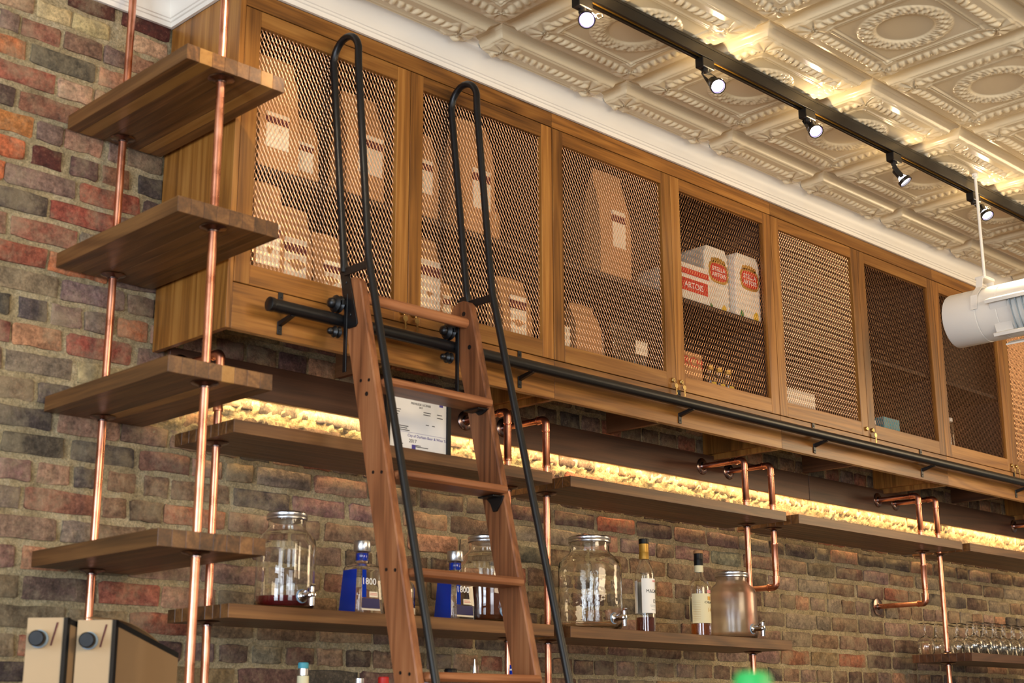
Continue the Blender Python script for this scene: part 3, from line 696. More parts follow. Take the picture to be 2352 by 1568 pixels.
for i, x in enumerate(PX):
    if i in (4, 5):
        zb = 2.033
        segs = top_run(x, zb+.030, '')
        segs += [('elbow', lambda m, x=x, zb=zb: elbow(m, x, PY, zb, False)), ('tube', lambda m, x=x, zb=zb: m.cyl((x, PY+.030, zb), (x, YW-.008, zb), PR, 18)),
                 ('coupling', lambda m, x=x: m.lathe([(PR, 0), (PR+.0018, .001), (PR+.0018, .100), (PR+.003, .102), (PR+.003, .110), (PR, .111)], (x, PY, 2.095), 20)),
                 ('wall_flange', lambda m, x=x, zb=zb: m.lathe([(.040, .0003), (.040, .0025), (.036, .004), (.016, .005), (PR+.001, .010)], (x, YW-.0095, zb), 28, ax=(0, -1, 0)))]
    else: segs = top_run(x, 1.0, '')
    pipe_thing(pl[i], segs, (x, PY, 2.0))

# ------------------------------------------------------------------ ladder
lad = thing('library_ladder', (2.65, 2.7, 1.0), 'walnut rolling ladder with black looped grab rails, hooked over the black rail', 'ladder')
def back_y(z): return 3.147+(z-2.617)*.2395
def fr_y(z): return back_y(z)-.092
zb_, zt_ = 1.05, 2.735
def stile(x0_, x1_, ztop):
    mb = MB(); n = 7; arc = []
    yt = (back_y(ztop)+fr_y(ztop))/2; hw = .046
    for k in range(n+1):
        a = PI*k/n; arc.append((yt+hw*math.cos(a)+.0*k, ztop-.03+.034*math.sin(a)))
    pts = [(x0_, fr_y(zb_), zb_), (x0_, back_y(zb_), zb_)]+[(x0_, y, z) for y, z in arc]
    mb.prism(pts, (x1_-x0_, 0, 0)); return mb.build('stile', M['ladz'], lad, bevel=.0035)
LX0, LX1, RX0, RX1 = 2.421, 2.447, 2.849, 2.875
stile(LX0, LX1, 2.745); stile(RX0, RX1, 2.762)
mb = MB(); mb.cyl((LX1+.0005, 3.112, 2.690), (RX0-.0005, 3.112, 2.690), .0165, 24); mb.build('top_rung', M['ladx'], lad)
for zs_ in (2.410, 2.145, 1.879, 1.613, 1.347):
    yf = fr_y(zs_)-.020; yb = back_y(zs_)-.006
    MB().box(LX1+.0005, RX0-.0005, yf, yb, zs_+.002, zs_+.025).build('step', M['ladx'], lad, bevel=.006)
    if zs_ in (2.145, 2.410):
        x, s, k = RX0-.0005, -1, (1 if zs_ < 2.3 else .35)
        pts = [(x, yf+.020, zs_-.001), (x, yb-.01, zs_-.001), (x, yb-.03, zs_-.020*k), (x, (yf+yb)/2+.012, zs_-.044*k), (x, (yf+yb)/2-.004, zs_-.044*k), (x, yf+.03, zs_-.02*k)]
        mb = MB(); mb.prism(pts, (s*.005, 0, 0))
        mb.box(min(x, x+s*.035), max(x, x+s*.035), yf+.03, yb-.01, zs_-.005, zs_-.0005)
        mb.build('step_bracket', M['black'], lad, bevel=.001)
for (xa, xb) in ((LX0, LX1), (RX0, RX1)):
    mb = MB()
    for zc in (2.43, 2.165, 1.899, 1.633):
        for dy in (-.018, .018): mb.cyl((xa+.0005, fr_y(zc)+.046+dy, zc+(.0 if dy < 0 else .004)), (xa-.0012, fr_y(zc)+.046+dy, zc+(.0 if dy < 0 else .004)), .0048, 12)
    if xa == LX0: mb.cyl((xa+.0005, fr_y(2.39)+.046, 2.392), (xa-.0015, fr_y(2.39)+.046, 2.392), .0065, 12)
    if xa == RX0:
        for zc in (2.722, 2.612): mb.cyl((xa+.0005, fr_y(zc)+.040, zc), (xa-.0015, fr_y(zc)+.040, zc), .0072, 12)
    mb.build('bolts', M['black'], lad)
def grab(x):
    mb = MB(); pts = []
    pts += [(x, 3.150, 2.765), (x, 3.148, 2.785), (x, 3.152, 2.81), (x, 3.229, 3.445)]
    yc_, zc_, ra = 3.168, 3.425, .061
    for k in range(1, 12):
        a = PI*k/12; pts.append((x, yc_+ra*math.cos(a), zc_+.018+ra*1.12*math.sin(a)))
    pts += [(x, 3.107, 3.405), (x, 3.037, 2.785), (x, 3.030, 2.755), (x, 2.868, 2.132), (x, 2.60, 1.10)]
    mb.tube(pts, .0112, 14); o = mb.build('grab_rail', M['black'], lad, smooth=60)
    MB().box(x-.003, x+.003, 3.036, 3.148, 2.752, 2.776).build('arm_plate', M['black'], lad, bevel=.001)
    return o
grab(2.4085); grab(2.8885)
for x, s, xa in ((2.4205, -1, LX0), (2.8755, 1, RX1)):
    z0p, z1p = 2.595, 2.790
    pts = [(x, back_y(z0p)-.050, z0p+.01), (x, back_y(z0p)-.042, z0p), (x, back_y(z0p)-.008, z0p), (x, back_y(z0p)-.000, z0p+.01), (x, back_y(z1p)-.010, z1p-.02), (x, back_y(z1p)-.02, z1p), (x, back_y(z1p)-.045, z1p)]
    mb = MB(); mb.prism(pts, (s*.004, 0, 0))
    for z in (2.635, 2.735): mb.cyl((x+s*.004, back_y(z)-.027, z), (x+s*.0065, back_y(z)-.027, z), .0052, 12)
    mb.build('side_plate', M['black'], lad, bevel=.001)
# hooks with rollers gripping the rail, one behind each stile
for xa in (LX0, RX0):
    mb = MB(); xh = xa-.006
    mb.box(xh, xh+.005, 3.138, 3.1525, 2.47, 2.70)
    mb.box(xh-.014, xh+.016, 3.140, 3.200, RZ+RR+.020, RZ+RR+.034)
    mb.build('hanger', M['black'], lad, bevel=.001)
    for zc, big in ((RZ+RR+.026, .026), (RZ-RR-.020, .017)):
        mb = MB(); mb.lathe([(.004, 0), (big*.62, .001), (big, .006), (big*.72, .013), (big, .021), (big*.7, .026), (big*.55, .028), (big*.62, .033), (big*.5, .041), (.002, .045)], (xh-.001, 3.166, zc), 22, ax=(-1, 0, 0))
        mb.build('roller', M['black'], lad, smooth=50)

# ------------------------------------------------------------------ framed licence
fr = thing('framed_licence', (2.66, 3.262, UZ1), 'black framed tax licence leaning on the upper shelf between the ladder stiles', 'document')
fa, fb_, fz0, fz1 = 2.664, 2.923, UZ1+.0015, UZ1+.195
mb = MB(); y0_, y1_ = 3.256, 3.268
mb.box(fa, fa+.016, y0_, y1_, fz0, fz1); mb.box(fb_-.016, fb_, y0_, y1_, fz0, fz1); mb.box(fa+.016, fb_-.016, y0_, y1_, fz1-.012, fz1); mb.box(fa+.016, fb_-.016, y0_, y1_, fz0, fz0+.003)
mb.build('frame', M['blackpl'], fr, bevel=.001)
pp = MB().box(fa+.016, fb_-.016, 3.262, 3.266, fz0+.003, fz1-.012).build('certificate', M['white'], fr)
def tl(s_, size, x, z, mat, al='LEFT', nm='print'): text(nm, s_, size, (x, 3.2617, z), (1, 0, 0), (0, 0, 1), mat, pp, align=al, thick=.0002)
xq = at(936, 1005, y=3.2617).x
tl('City of Durham Beer & Wine Tax', .0118, xq, fz0+.047, M['purple']); tl('2017', .0150, xq+.006, fz0+.030, M['ink'])
tl('PRIVILEGE LICENSE', .0095, (fa+fb_)/2+.01, fz0+.148, M['ink'], 'CENTER'); tl('2017', .0075, (fa+fb_)/2+.01, fz0+.139, M['ink'], 'CENTER')
mb = MB()
for dz, a, b_ in ((.125, .03, .06), (.118, .03, .055), (.11, .03, .05), (.128, .15, .18), (.121, .15, .178), (.128, .205, .225), (.118, .205, .228), (.09, .16, .172), (.09, .185, .196), (.082, .03, .05), (.076, .03, .09), (.070, .03, .085), (.064, .03, .095), (.022, .05, .07), (.022, .12, .14), (.018, .12, .17)):
    mb.box(fa+a, fa+b_, 3.2614, 3.2618, fz0+dz, fz0+dz+.0022)
mb.build('print', M['ink'], pp)['kind'] = 'stuff'
mb = MB(); mb.box(fa+.03, fb_-.018, 3.2614, 3.2618, fz0+.060, fz0+.0606); mb.box(fa+.105, fa+.120, 3.2614, 3.2618, fz0+.008, fz0+.024); mb.box(fb_-.045, fb_-.03, 3.2614, 3.2618, fz0+.155, fz0+.163); mb.build('print', M['purple'], pp)['kind'] = 'stuff'

# ------------------------------------------------------------------ jars and bottles
def jar(x, y, r, h, label, gm, liquid=None, liq_h=0, nm='glass_jar', squarish=False):
    z = LZ1+.0006; root = thing(nm, (x, y, z), label, 'jar')
    nr = r*.63; sh = h*.78; t = .0035
    outer = [(r*.80, 0), (r*.93, .004), (r*.985, .014), (r, .03), (r, sh*.86), (r*.965, sh*.93), (r*.86, sh*.985), (nr*1.03, sh+.014), (nr, sh+.022), (nr, h-.022)]
    inner = [(nr-t, h-.022), (nr-t, sh+.022), (nr*1.0, sh+.012), (r*.85-t, sh*.97), (r*.955-t, sh*.91), (r-t, sh*.85), (r-t, .03), (r*.96-t, .016), (r*.85, .010), (.001, .010)]
    mb = MB(); mb.lathe(outer+inner, (x, y, z), 48)
    mb.build('body', gm, root, smooth=50)
    lr = nr+.004
    mb = MB(); mb.lathe([(lr-.001, h-.021), (lr+.001, h-.019), (lr+.0012, h-.014), (lr, h-.012), (lr+.0012, h-.009), (lr+.001, h-.004), (lr-.004, h), (lr*.86, h+.0012), (lr*.84, h-.0003), (.001, h-.0003)], (x, y, z), 48)
    mb.build('lid', M['steel'], root, smooth=40)
    if liquid:
        mb = MB(); mb.lathe([(.001, .0108), (r*.85-.002, .0108), (r*.96-t-.001, .017), (r-t-.0006, .031), (r-t-.0006, liq_h), (.001, liq_h)], (x, y, z), 48); mb.build('drink', liquid, root, smooth=40)
    # spigot on the -y side
    zs_ = z+.038; ys = y-r
    mb = MB()
    mb.lathe([(.017, .0), (.017, .004), (.012, .006), (.009, .010), (.009, .034), (.012, .036), (.012, .046), (.009, .050), (.002, .052)], (x, ys+.001, zs_), 20, ax=(0, -1, 0))
    mb.cyl((x, ys-.042, zs_+.004), (x, ys-.042, zs_-.028), .0085, 16); mb.cyl((x, ys-.042, zs_), (x, ys-.042, zs_+.022), .007, 16)
    mb.box(x-.006, x+.006, ys-.052, ys-.004, zs_+.022, zs_+.026, mat=Matrix.Translation((0, ys-.042, zs_+.024)) @ Matrix.Rotation(-.5, 4, 'X') @ Matrix.Translation((0, -ys+.042, -zs_-.024)))
    mb.build('spigot', M['chrome'], root)
    mb = MB(); mb.lathe([(.019, 0), (.019, .003), (.010, .0035)], (x, ys+.004, zs_), 20, ax=(0, -1, 0)); mb.build('washer', M['paleblue'], root)
    return root
JY = 3.357
jar(2.392, JY, .084, .276, 'glass drink jar with a finger of dark red liquid, left end of the lower shelf', M['glass'], M['winered'], .040)
jar(3.168, JY, .086, .278, 'glass jar half full of brown drink, partly behind the right ladder stile', M['glass'], M['tea'], .112)
jar(3.655, JY, .109, .318, 'biggest glass drink jar, empty and embossed, right of the copper pipe', M['glassw'])
jar(4.448, JY, .092, .254, 'clouded glass drink jar at the right end of the lower shelf', M['frost'])
def bottle(name, x, y, z, prof, gm, label, cat='bottle'):
    root = thing(name, (x, y, z), label, cat); t = .0028
    inner = [(max(.001, r-t), h if h > .004 else .004) for r, h in reversed(prof)]
    mb = MB(); mb.lathe([(p[0], p[1]) for p in prof]+inner, (x, y, z), 36); mb.build('bottle_glass', gm, root, smooth=50); return root
def wrap_label(root, c, r, z0_, z1_, a0, a1, mat, name='label'):
    n = 14; V = []
    for i in range(n+1):
        a = a0+(a1-a0)*i/n
        for rr in (r, r+.0005):
            for z in (z0_, z1_): V.append((c[0]+rr*math.sin(a), c[1]-rr*math.cos(a), z))
    F = []
    for i in range(n):
        o = i*4; F += [(o+2, o+6, o+7, o+3), (o, o+1, o+5, o+4), (o, o+4, o+6, o+2), (o+1, o+3, o+7, o+5)]
    F += [(0, 2, 3, 1), (n*4, n*4+1, n*4+3, n*4+2)]
    mb = MB(); mb.add(V, F); return mb.build(name, mat, root, smooth=30)
zb = LZ1+.0006
# single malt with white label
x, y = 3.927, 3.345; r = .0352
b1 = bottle('whisky_bottle', x, y, zb, [(.030, 0), (r, .004), (r, .205), (r*.93, .222), (r*.62, .246), (.0165, .262), (.0155, .300)], M['glass'], 'whisky bottle with a white label and gold foil neck, right of the biggest jar')
mb = MB(); mb.lathe([(.001, .0045), (r-.0034, .0045), (r-.0034, .058), (.001, .058)], (x, y, zb), 32); mb.build('whisky', M['whiskyd'], b1)
lb = wrap_label(b1, (x, y), r+.0003, zb+.072, zb+.192, -1.18, 1.95, M['white']); wrap_label(b1, (x, y), r+.0003, zb+.072, zb+.185, PI-.75, PI+1.45, M['white'])
text('print', 'MACALLAN', .0155, (x, y, zb+.143), (1, 0, 0), (0, 0, 1), M['ink'], lb, curve=((x, y), r+.001, .38))
text('print', '12', .0190, (x, y, zb+.107), (1, 0, 0), (0, 0, 1), M['ink'], lb, curve=((x, y), r+.001, .22))
mb = MB()
for dz, hw in ((.098, .018), (.094, .016), (.084, .014), (.142, .018)): pass
for dz, a, b_, mm in ((.0985, -.35, .7, 'ink'), (.093, -.3, .65, 'ink'), (.142, -.4, .75, 'ink'), (.083, -.2, .5, 'ink')):
    wrap_label(lb, (x, y), r+.0009, zb+dz, zb+dz+.0012, a, b_, M['label' if mm != 'ink' else 'vane'], 'print')
wrap_label(lb, (x, y), r+.0009, zb+.180, zb+.186, 0, .55, M['pink'], 'print')
mb = MB(); mb.lathe([(.0172, .262), (.0176, .264), (.0172, .285), (.0178, .286), (.0172, .288), (.0172, .316), (.001, .316)], (x, y, zb), 24); mb.build('neck_foil', M['gold'], b1)
mb = MB(); mb.lathe([(.0165, .3165), (.0180, .317), (.0180, .332), (.016, .334), (.001, .334)], (x, y, zb), 24); mb.build('cap', M['blackpl'], b1)
# pale label malt
x, y = 4.236, 3.345; r = .0385
b2 = bottle('whisky_bottle', x, y, zb, [(.033, 0), (r, .004), (r, .178), (r*.95, .192), (r*.72, .208), (.019, .222), (.0155, .240), (.0145, .300)], M['glass'], 'whisky bottle with cream label, black neck and orange cap, left of the clouded jar')
mb = MB(); mb.lathe([(.001, .0045), (r-.0034, .0045), (r-.0034, .050), (.001, .050)], (x, y, zb), 32); mb.build('whisky', M['whisky'], b2)
lb = wrap_label(b2, (x, y), r+.0003, zb+.052, zb+.158, -1.72, 1.75, M['labelcream']); wrap_label(b2, (x, y), r+.0003, zb+.06, zb+.150, PI-.7, PI+.95, M['labelcream'])
text('print', 'OBAN', .0120, (x, y, zb+.122), (1, 0, 0), (0, 0, 1), M['ink'], lb, curve=((x, y), r+.001, .2), xs=1.55)
text('print', '14', .022, (x, y, zb+.092), (1, 0, 0), (0, 0, 1), M['gold'], lb, curve=((x, y), r+.001, .15))
for k in range(12): wrap_label(lb, (x, y), r+.0009, zb+.062+k*.0062, zb+.0626+k*.0062, -1.6, -.85, M['gold'], 'print')
wrap_label(lb, (x, y), r+.0009, zb+.134, zb+.148, -.1, .35, M['gold'], 'print'); wrap_label(b2, (x, y), r+.0006, zb+.160, zb+.171, -.15, .6, M['pink'], 'label')
mb = MB(); mb.lathe([(.0168, .262), (.0172, .264), (.0168, .284), (.0172, .285), (.0166, .287), (.0166, .306), (.001, .306)], (x, y, zb), 24); mb.build('neck_wrap', M['blackpl'], b2)
mb = MB(); mb.lathe([(.0168, .3065), (.0175, .307), (.0175, .316), (.015, .318), (.001, .318)], (x, y, zb), 24); mb.build('cap', M['kraft'], b2, label='orange brown cap')
wrap_label(b2, (x, y), .0168, zb+.238, zb+.262, 0, 2*PI-.01, M['labelcream'], 'neck_band')
# faceted square decanter bottles
def decanter(x, y, label, partial):
    root = thing('tequila_bottle', (x, y, zb), label, 'bottle', 'faceted blue labelled bottles')
    def sq(hw, z, c=.22): 
        k = hw*(1-c); return [(x+a, y+b_, zb+z) for a, b_ in ((-k, -hw), (k, -hw), (hw, -k), (hw, k), (k, hw), (-k, hw), (-hw, k), (-hw, -k))]
    lv = [(.050, 0), (.0515, .006), (.0425, .135), (.040, .143), (.030, .149), (.0165, .152), (.0150, .160), (.0150, .185)]
    V = []; 
    for hw, z in lv: V += sq(hw, z)
    for hw, z in reversed([(.046, .006), (.0385, .132), (.035, .140), (.025, .145), (.0125, .150), (.0115, .158), (.0115, .185)]): V += sq(hw, z)
    k = len(V)//8; F = [(j*8+i, j*8+(i+1) % 8, (j+1)*8+(i+1) % 8, (j+1)*8+i) for j in range(k-1) for i in range(8)]
    F += [tuple(range(7, -1, -1)), tuple(range((k-1)*8, k*8))]
    mb = MB(); mb.add(V, F); mb.build('bottle_glass', M['glass'], root, bevel=.0012)
    # blue rear and side wraps
    def face_pts(hw0, z0_, hw1, z1_, a, b_, side, off=.0006):
        if side == 'x': return [(x-hw0-off, y+a*hw0, zb+z0_), (x-hw0-off, y+b_*hw0, zb+z0_), (x-hw1-off, y+b_*hw1, zb+z1_), (x-hw1-off, y+a*hw1, zb+z1_)]
        return [(x+a*hw0, y-hw0-off, zb+z0_), (x+b_*hw0, y-hw0-off, zb+z0_), (x+b_*hw1, y-hw1-off, zb+z1_), (x+a*hw1, y-hw1-off, zb+z1_)]
    def hwz(z): return .0515-(.0515-.0425)*(z-.006)/.129
    def patch(nm, a, b_, z0_, z1_, side, mat, off=.0006):
        mb = MB(); mb.prism(face_pts(hwz(z0_), z0_, hwz(z1_), z1_, a, b_, side, off), (-.0005, 0, 0) if side == 'x' else (0, -.0005, 0)); return mb.build(nm, mat, root)
    patch('side_label', -.74, .74, .008, .132, 'x', M['blue'])
    patch('label', -.74, .58, .020, .048, 'y', M['navy']); patch('label', -.76, .60, .014, .019, 'y', M['label'])
    patch('label', -.18, .46, .052, .068, 'y', M['label']); patch('print', -.12, .40, .058, .0595, 'y', M['red'], .0012); patch('print', -.12, .40, .062, .0635, 'y', M['red'], .0012)
    patch('label', -.76, -.42, .050, .130, 'y', M['blue'])
    zt = .088; hw = hwz(zt+.008)
    text('lettering', '1800', .027, (x-.009, y-hw-.0016, zb+zt), (1, 0, 0), (0, .07, 1), M['white'], root)
    mb = MB(); mb.lathe([(.0162, .160), (.0168, .161), (.0168, .181), (.0162, .182)], (x, y, zb), 24); mb.build('neck_band', M['blue'], root)
    mb = MB(); mb.lathe([(.001, .1862), (.0240, .1862), (.0255, .1885), (.0255, .215), (.024, .2185), (.001, .2185)], (x, y, zb), 32); mb.build('stopper', M['steel'], root, smooth=40)
    return root
dc = decanter(2.655, 3.345, 'blue sided faceted bottle with silver stopper, left of the ladder', 1)
dup(dc, (3.028, 3.350, zb), 'blue sided faceted bottle with silver stopper, seen through the ladder between its stiles')
# squat clear bottle behind the left stile
x, y = 2.800, 3.345
b3 = bottle('clear_bottle', x, y, zb, [(.044, 0), (.047, .005), (.047, .085), (.043, .100), (.028, .116), (.017, .122), (.0155, .135)], M['glassw'], 'squat clear glass bottle mostly hidden behind the left ladder stile')
wrap_label(b3, (x, y), .0474, zb+.012, zb+.030, -1.0, 1.0, M['label'])
mb = MB(); mb.lathe([(.001, .1355), (.018, .1355), (.019, .138), (.019, .152), (.001, .153)], (x, y, zb), 20); mb.build('cap', M['steel'], b3)
# tops of bottles on the lowest shelf
z3 = 1.3616
def small_bottle(px, py, ytop_label, glassm, capf, body_r=.037):
    yy = 3.292 if px == 1180 else 3.352
    p = at(px, py, y=yy); h = p.z-z3
    rt = bottle('liquor_bottle', p.x, yy, z3, [(body_r*.9, 0), (body_r, .004), (body_r, h*.55), (body_r*.8, h*.63), (.016, h*.72), (.0138, h*.80), (.0135, h-.02)], glassm, ytop_label)
    mb = MB(); capf(mb, (p.x, yy, z3), h); return rt, mb
rt, mb = small_bottle(697, 1521, 'bottle top with ivory neck and metallic blue cap, lowest at the left below the jar', M['glass'], lambda m, c, h: m.lathe([(.001, h-.016), (.0145, h-.016), (.0150, h-.014), (.0150, h-.002), (.013, h), (.001, h)], c, 20)); mb.build('cap', M['teal'], rt)
mb = MB(); c = wloc(rt); h = at(697, 1521, y=3.352).z-z3
mb.lathe([(.0152, h-.035), (.0152, h-.0165), (.001, h-.0165)], c, 20); mb.build('neck_band', M['steel'], rt); mb = MB(); mb.lathe([(.0165, h-.115), (.0165, h-.0365), (.001, h-.0362)], c, 20); mb.build('neck_sleeve', M['labelcream'], rt)
for px, py, lb_, cm in ((825, 1556, 'bottle top with a small silver cap at the bottom edge, left of the red cap', 'steel'), (881, 1554, 'bottle top with a red cap at the bottom edge, beside the left ladder stile', 'red'),
                     (972, 1564, 'bottle top with a pale lilac cap between the ladder stiles at the bottom edge', 'lilac')):
    rt, mb = small_bottle(px, py, lb_, M['glass'], lambda m, c, h: m.lathe([(.001, h-.035), (.0155, h-.035), (.016, h-.033), (.016, h-.002), (.0145, h), (.001, h)], c, 20)); mb.build('cap', M[cm], rt)
rt, mb = small_bottle(1035, 1535, 'bottle top with a glossy black cap between the ladder stiles', M['glass'], lambda m, c, h: m.lathe([(.001, h-.030), (.018, h-.030), (.0195, h-.027), (.0195, h-.004), (.017, h), (.001, h)], c, 24)); mb.build('cap', M['blackpl'], rt)
rt, mb = small_bottle(1090, 1513, 'bottle with a slim metal pour spout, left of the right ladder stile', M['glass'], lambda m, c, h: m.lathe([(.001, h-.062), (.0135, h-.062), (.0145, h-.060), (.0135, h-.052), (.0145, h-.048), (.013, h-.044), (.006, h-.042), (.0035, h-.02), (.002, h), (.0005, h)], c, 18)); mb.build('pour_spout', M['steel'], rt)
rt, mb = small_bottle(1180, 1526, 'bottle top with blue foil and a white ring, beside the right ladder stile', M['glass'], lambda m, c, h: m.lathe([(.016, h-.075), (.016, h-.040), (.0148, h-.036), (.0148, h-.018), (.001, h-.018)], c, 20)); mb.build('neck_foil', M['blue'], rt)
c = wloc(rt); h = at(1180, 1526, y=3.292).z-z3; mb = MB(); mb.lathe([(.0155, h-.0178), (.0155, h-.013), (.001, h-.013)], c, 20); mb.build('ring', M['white'], rt); mb = MB(); mb.lathe([(.0135, h-.0128), (.0135, h-.001), (.001, h)], c, 20); mb.build('cap', M['blue'], rt)

# upturned wine glasses
wg = thing('wine_glass', (0, 0, 0), '', 'wine glass', 'upturned wine glasses on the lower right shelf')
o_ = [(.030, 0), (.0375, .020), (.040, .040), (.036, .060), (.022, .076), (.008, .084), (.0042, .092), (.0038, .130), (.006, .136), (.031, .1395), (.032, .1405)]
i_ = [(.001, .1412), (.001, .141)]
in_ = [(.001, .083), (.020, .0745), (.0345, .059), (.0385, .040), (.036, .020), (.0288, 0)]
mb = MB(); mb.lathe(list(reversed(in_))[:0]+o_+[(.001, .1412)], (0, 0, 0), 24)
mb = MB(); mb.lathe([(.001, .083)]+in_[1:]+o_+[(.001, .1412)], (0, 0, 0), 28); mb.build('glass_body', M['glass'], wg, smooth=60)
gx = [5.999, 6.100, 6.190, 6.280, 6.370, 6.460, 6.550, 6.640, 6.730, 6.820]
first = True
pos = [(x, 3.265) for x in gx[1:]] + [(x+.03, 3.36) for x in gx] + [(x+.01, 3.455) for x in gx[:9]]
pos = [p for p in pos if math.hypot(p[0]-PX[6], p[1]-PY) > .055]
rws = {3.265: 'front', 3.36: 'middle', 3.455: 'rear'}
cnt = {}
od = ['first', 'second', 'third', 'fourth', 'fifth', 'sixth', 'seventh', 'eighth', 'ninth', 'tenth']
for (x, y) in pos:
    k = cnt.get(y, 0); cnt[y] = k+1
    lb_ = 'upturned wine glass, %s from the left in the %s row of the right shelf' % (od[k], rws[y])
    if first: wg.location = (x, y, LZ1+.0006); wg['label'] = lb_; first = False
    else: dup(wg, (x, y, LZ1+.0006), lb_)

# ------------------------------------------------------------------ things inside the cabinets
def bag(x0_, x1_, z0_, z1_, y, label, lab=(.2, .85, .28, .62), rz=0, lean=0):
    w_ = x1_-x0_; h = z1_-z0_; d = min(.085, w_*.6); cx = (x0_+x1_)/2
    root = thing('paper_bag', (cx, y+d/2, z0_), label, 'paper bag', 'brown paper bags in the cabinets')
    V = []; lv = [(0, .5, .5, 0), (.03, .5, .5, 0), (.35, .505, .48, .05), (.62, .5, .42, .12), (.80, .49, .26, .4), (.93, .47, .05, .8), (1.0, .46, .035, 1)]
    for t, a, b_, g in lv:
        gx_ = w_*(a-.07*g); jit = .004*math.sin(t*9+x0_*50)
        V += [(cx-w_*a, y+d/2-d*b_+jit, z0_+h*t), (cx, y+d/2-d*b_-.003*(1-g)+jit, z0_+h*t+(.004*g)), (cx+w_*a, y+d/2-d*b_+jit, z0_+h*t), (cx+gx_, y+d/2+jit, z0_+h*t), (cx+w_*a, y+d/2+d*b_+jit, z0_+h*t), (cx, y+d/2+d*b_+jit, z0_+h*t), (cx-w_*a, y+d/2+d*b_+jit, z0_+h*t), (cx-gx_, y+d/2+jit, z0_+h*t)]
    F = [(j*8+i, j*8+(i+1) % 8, (j+1)*8+(i+1) % 8, (j+1)*8+i) for j in range(len(lv)-1) for i in range(8)]+[tuple(range(7, -1, -1)), tuple(range(48, 56))]
    mb = MB(); mb.add(V, F); mb.build('bag_body', M['kraft'], root, smooth=30)
    if lab:
        a, b_, c_, e = lab; ya = y-.0035; m_ = MB()
        lx0, lx1, lz0, lz1 = x0_+w_*a, x0_+w_*b_, z0_+h*c_, z0_+h*e
        yy = y+.004
        m_.box(lx0, lx1, ya, yy, lz0, lz0+(lz1-lz0)*.68, 0); m_.box(lx0, lx1, ya, yy, lz0+(lz1-lz0)*.70, lz0+(lz1-lz0)*.88, 1); m_.box(lx0, lx1, ya, yy, lz0+(lz1-lz0)*.885, lz1, 0)
        m_.build('label', [M['label'], M['maroon']], root)
    if rz: root.rotation_euler[2] = rz
    return root
F1, F2 = 2.7185, 3.0685
bag(2.185, 2.325, F2, 3.435, 3.275, 'tall brown paper bag high behind the first mesh door, nearest the corner shelves', (.15, .72, .18, .48))
bag(2.330, 2.440, F2, 3.30, 3.330, 'shorter brown paper bag on the upper shelf behind the first door, between two tall bags', (.08, .78, .22, .62))
bag(2.512, 2.66, F2, 3.425, 3.285, 'tall brown paper bag behind the looped left grab rail, upper right of the first door', (.30, .92, .24, .60))
bag(2.185, 2.285, F1, 3.03, 3.275, 'brown paper bag low behind the first mesh door, at its left stile', (.05, .85, .18, .60))
bag(2.292, 2.405, F1, 2.99, 3.300, 'brown paper bag with a cream label low behind the first door, second from the left', (.12, .80, .1, .62))
bag(2.425, 2.535, F1, 2.94, 3.310, 'brown paper bag low behind the first door, just left of the ladder', (.30, .92, .1, .6))
bag(2.775, 2.885, F2, 3.37, 3.285, 'brown paper bag at the upper left behind the second mesh door', (.05, .75, .28, .66))
bag(2.965, 3.130, F2, 3.475, 3.275, 'tallest brown paper bag behind the second mesh door, framed by the right grab rail', (.38, .85, .22, .56))
bag(3.135, 3.215, F2, 3.25, 3.340, 'small brown paper bag right of the tallest one behind the second door', (.05, .70, .25, .85))
bag(2.780, 2.900, F1, 3.01, 3.275, 'brown paper bag low at the left behind the second mesh door, above the ladder rung', (.12, .88, .15, .72))
bag(2.925, 3.005, F1, 2.90, 3.340, 'small brown paper bag low behind the right ladder stile', (.1, .8, .2, .75))
bag(3.165, 3.300, F1, 2.96, 3.275, 'brown paper bag low at the right behind the second mesh door', (.25, .78, .12, .72))
bag(3.655, 3.82, F2, 3.48, 3.275, 'single tall brown paper bag on the upper shelf behind the third mesh door', (.38, .80, .28, .62))
bag(3.520, 3.650, F1, 2.94, 3.275, 'plain brown paper bag low behind the third mesh door', None)
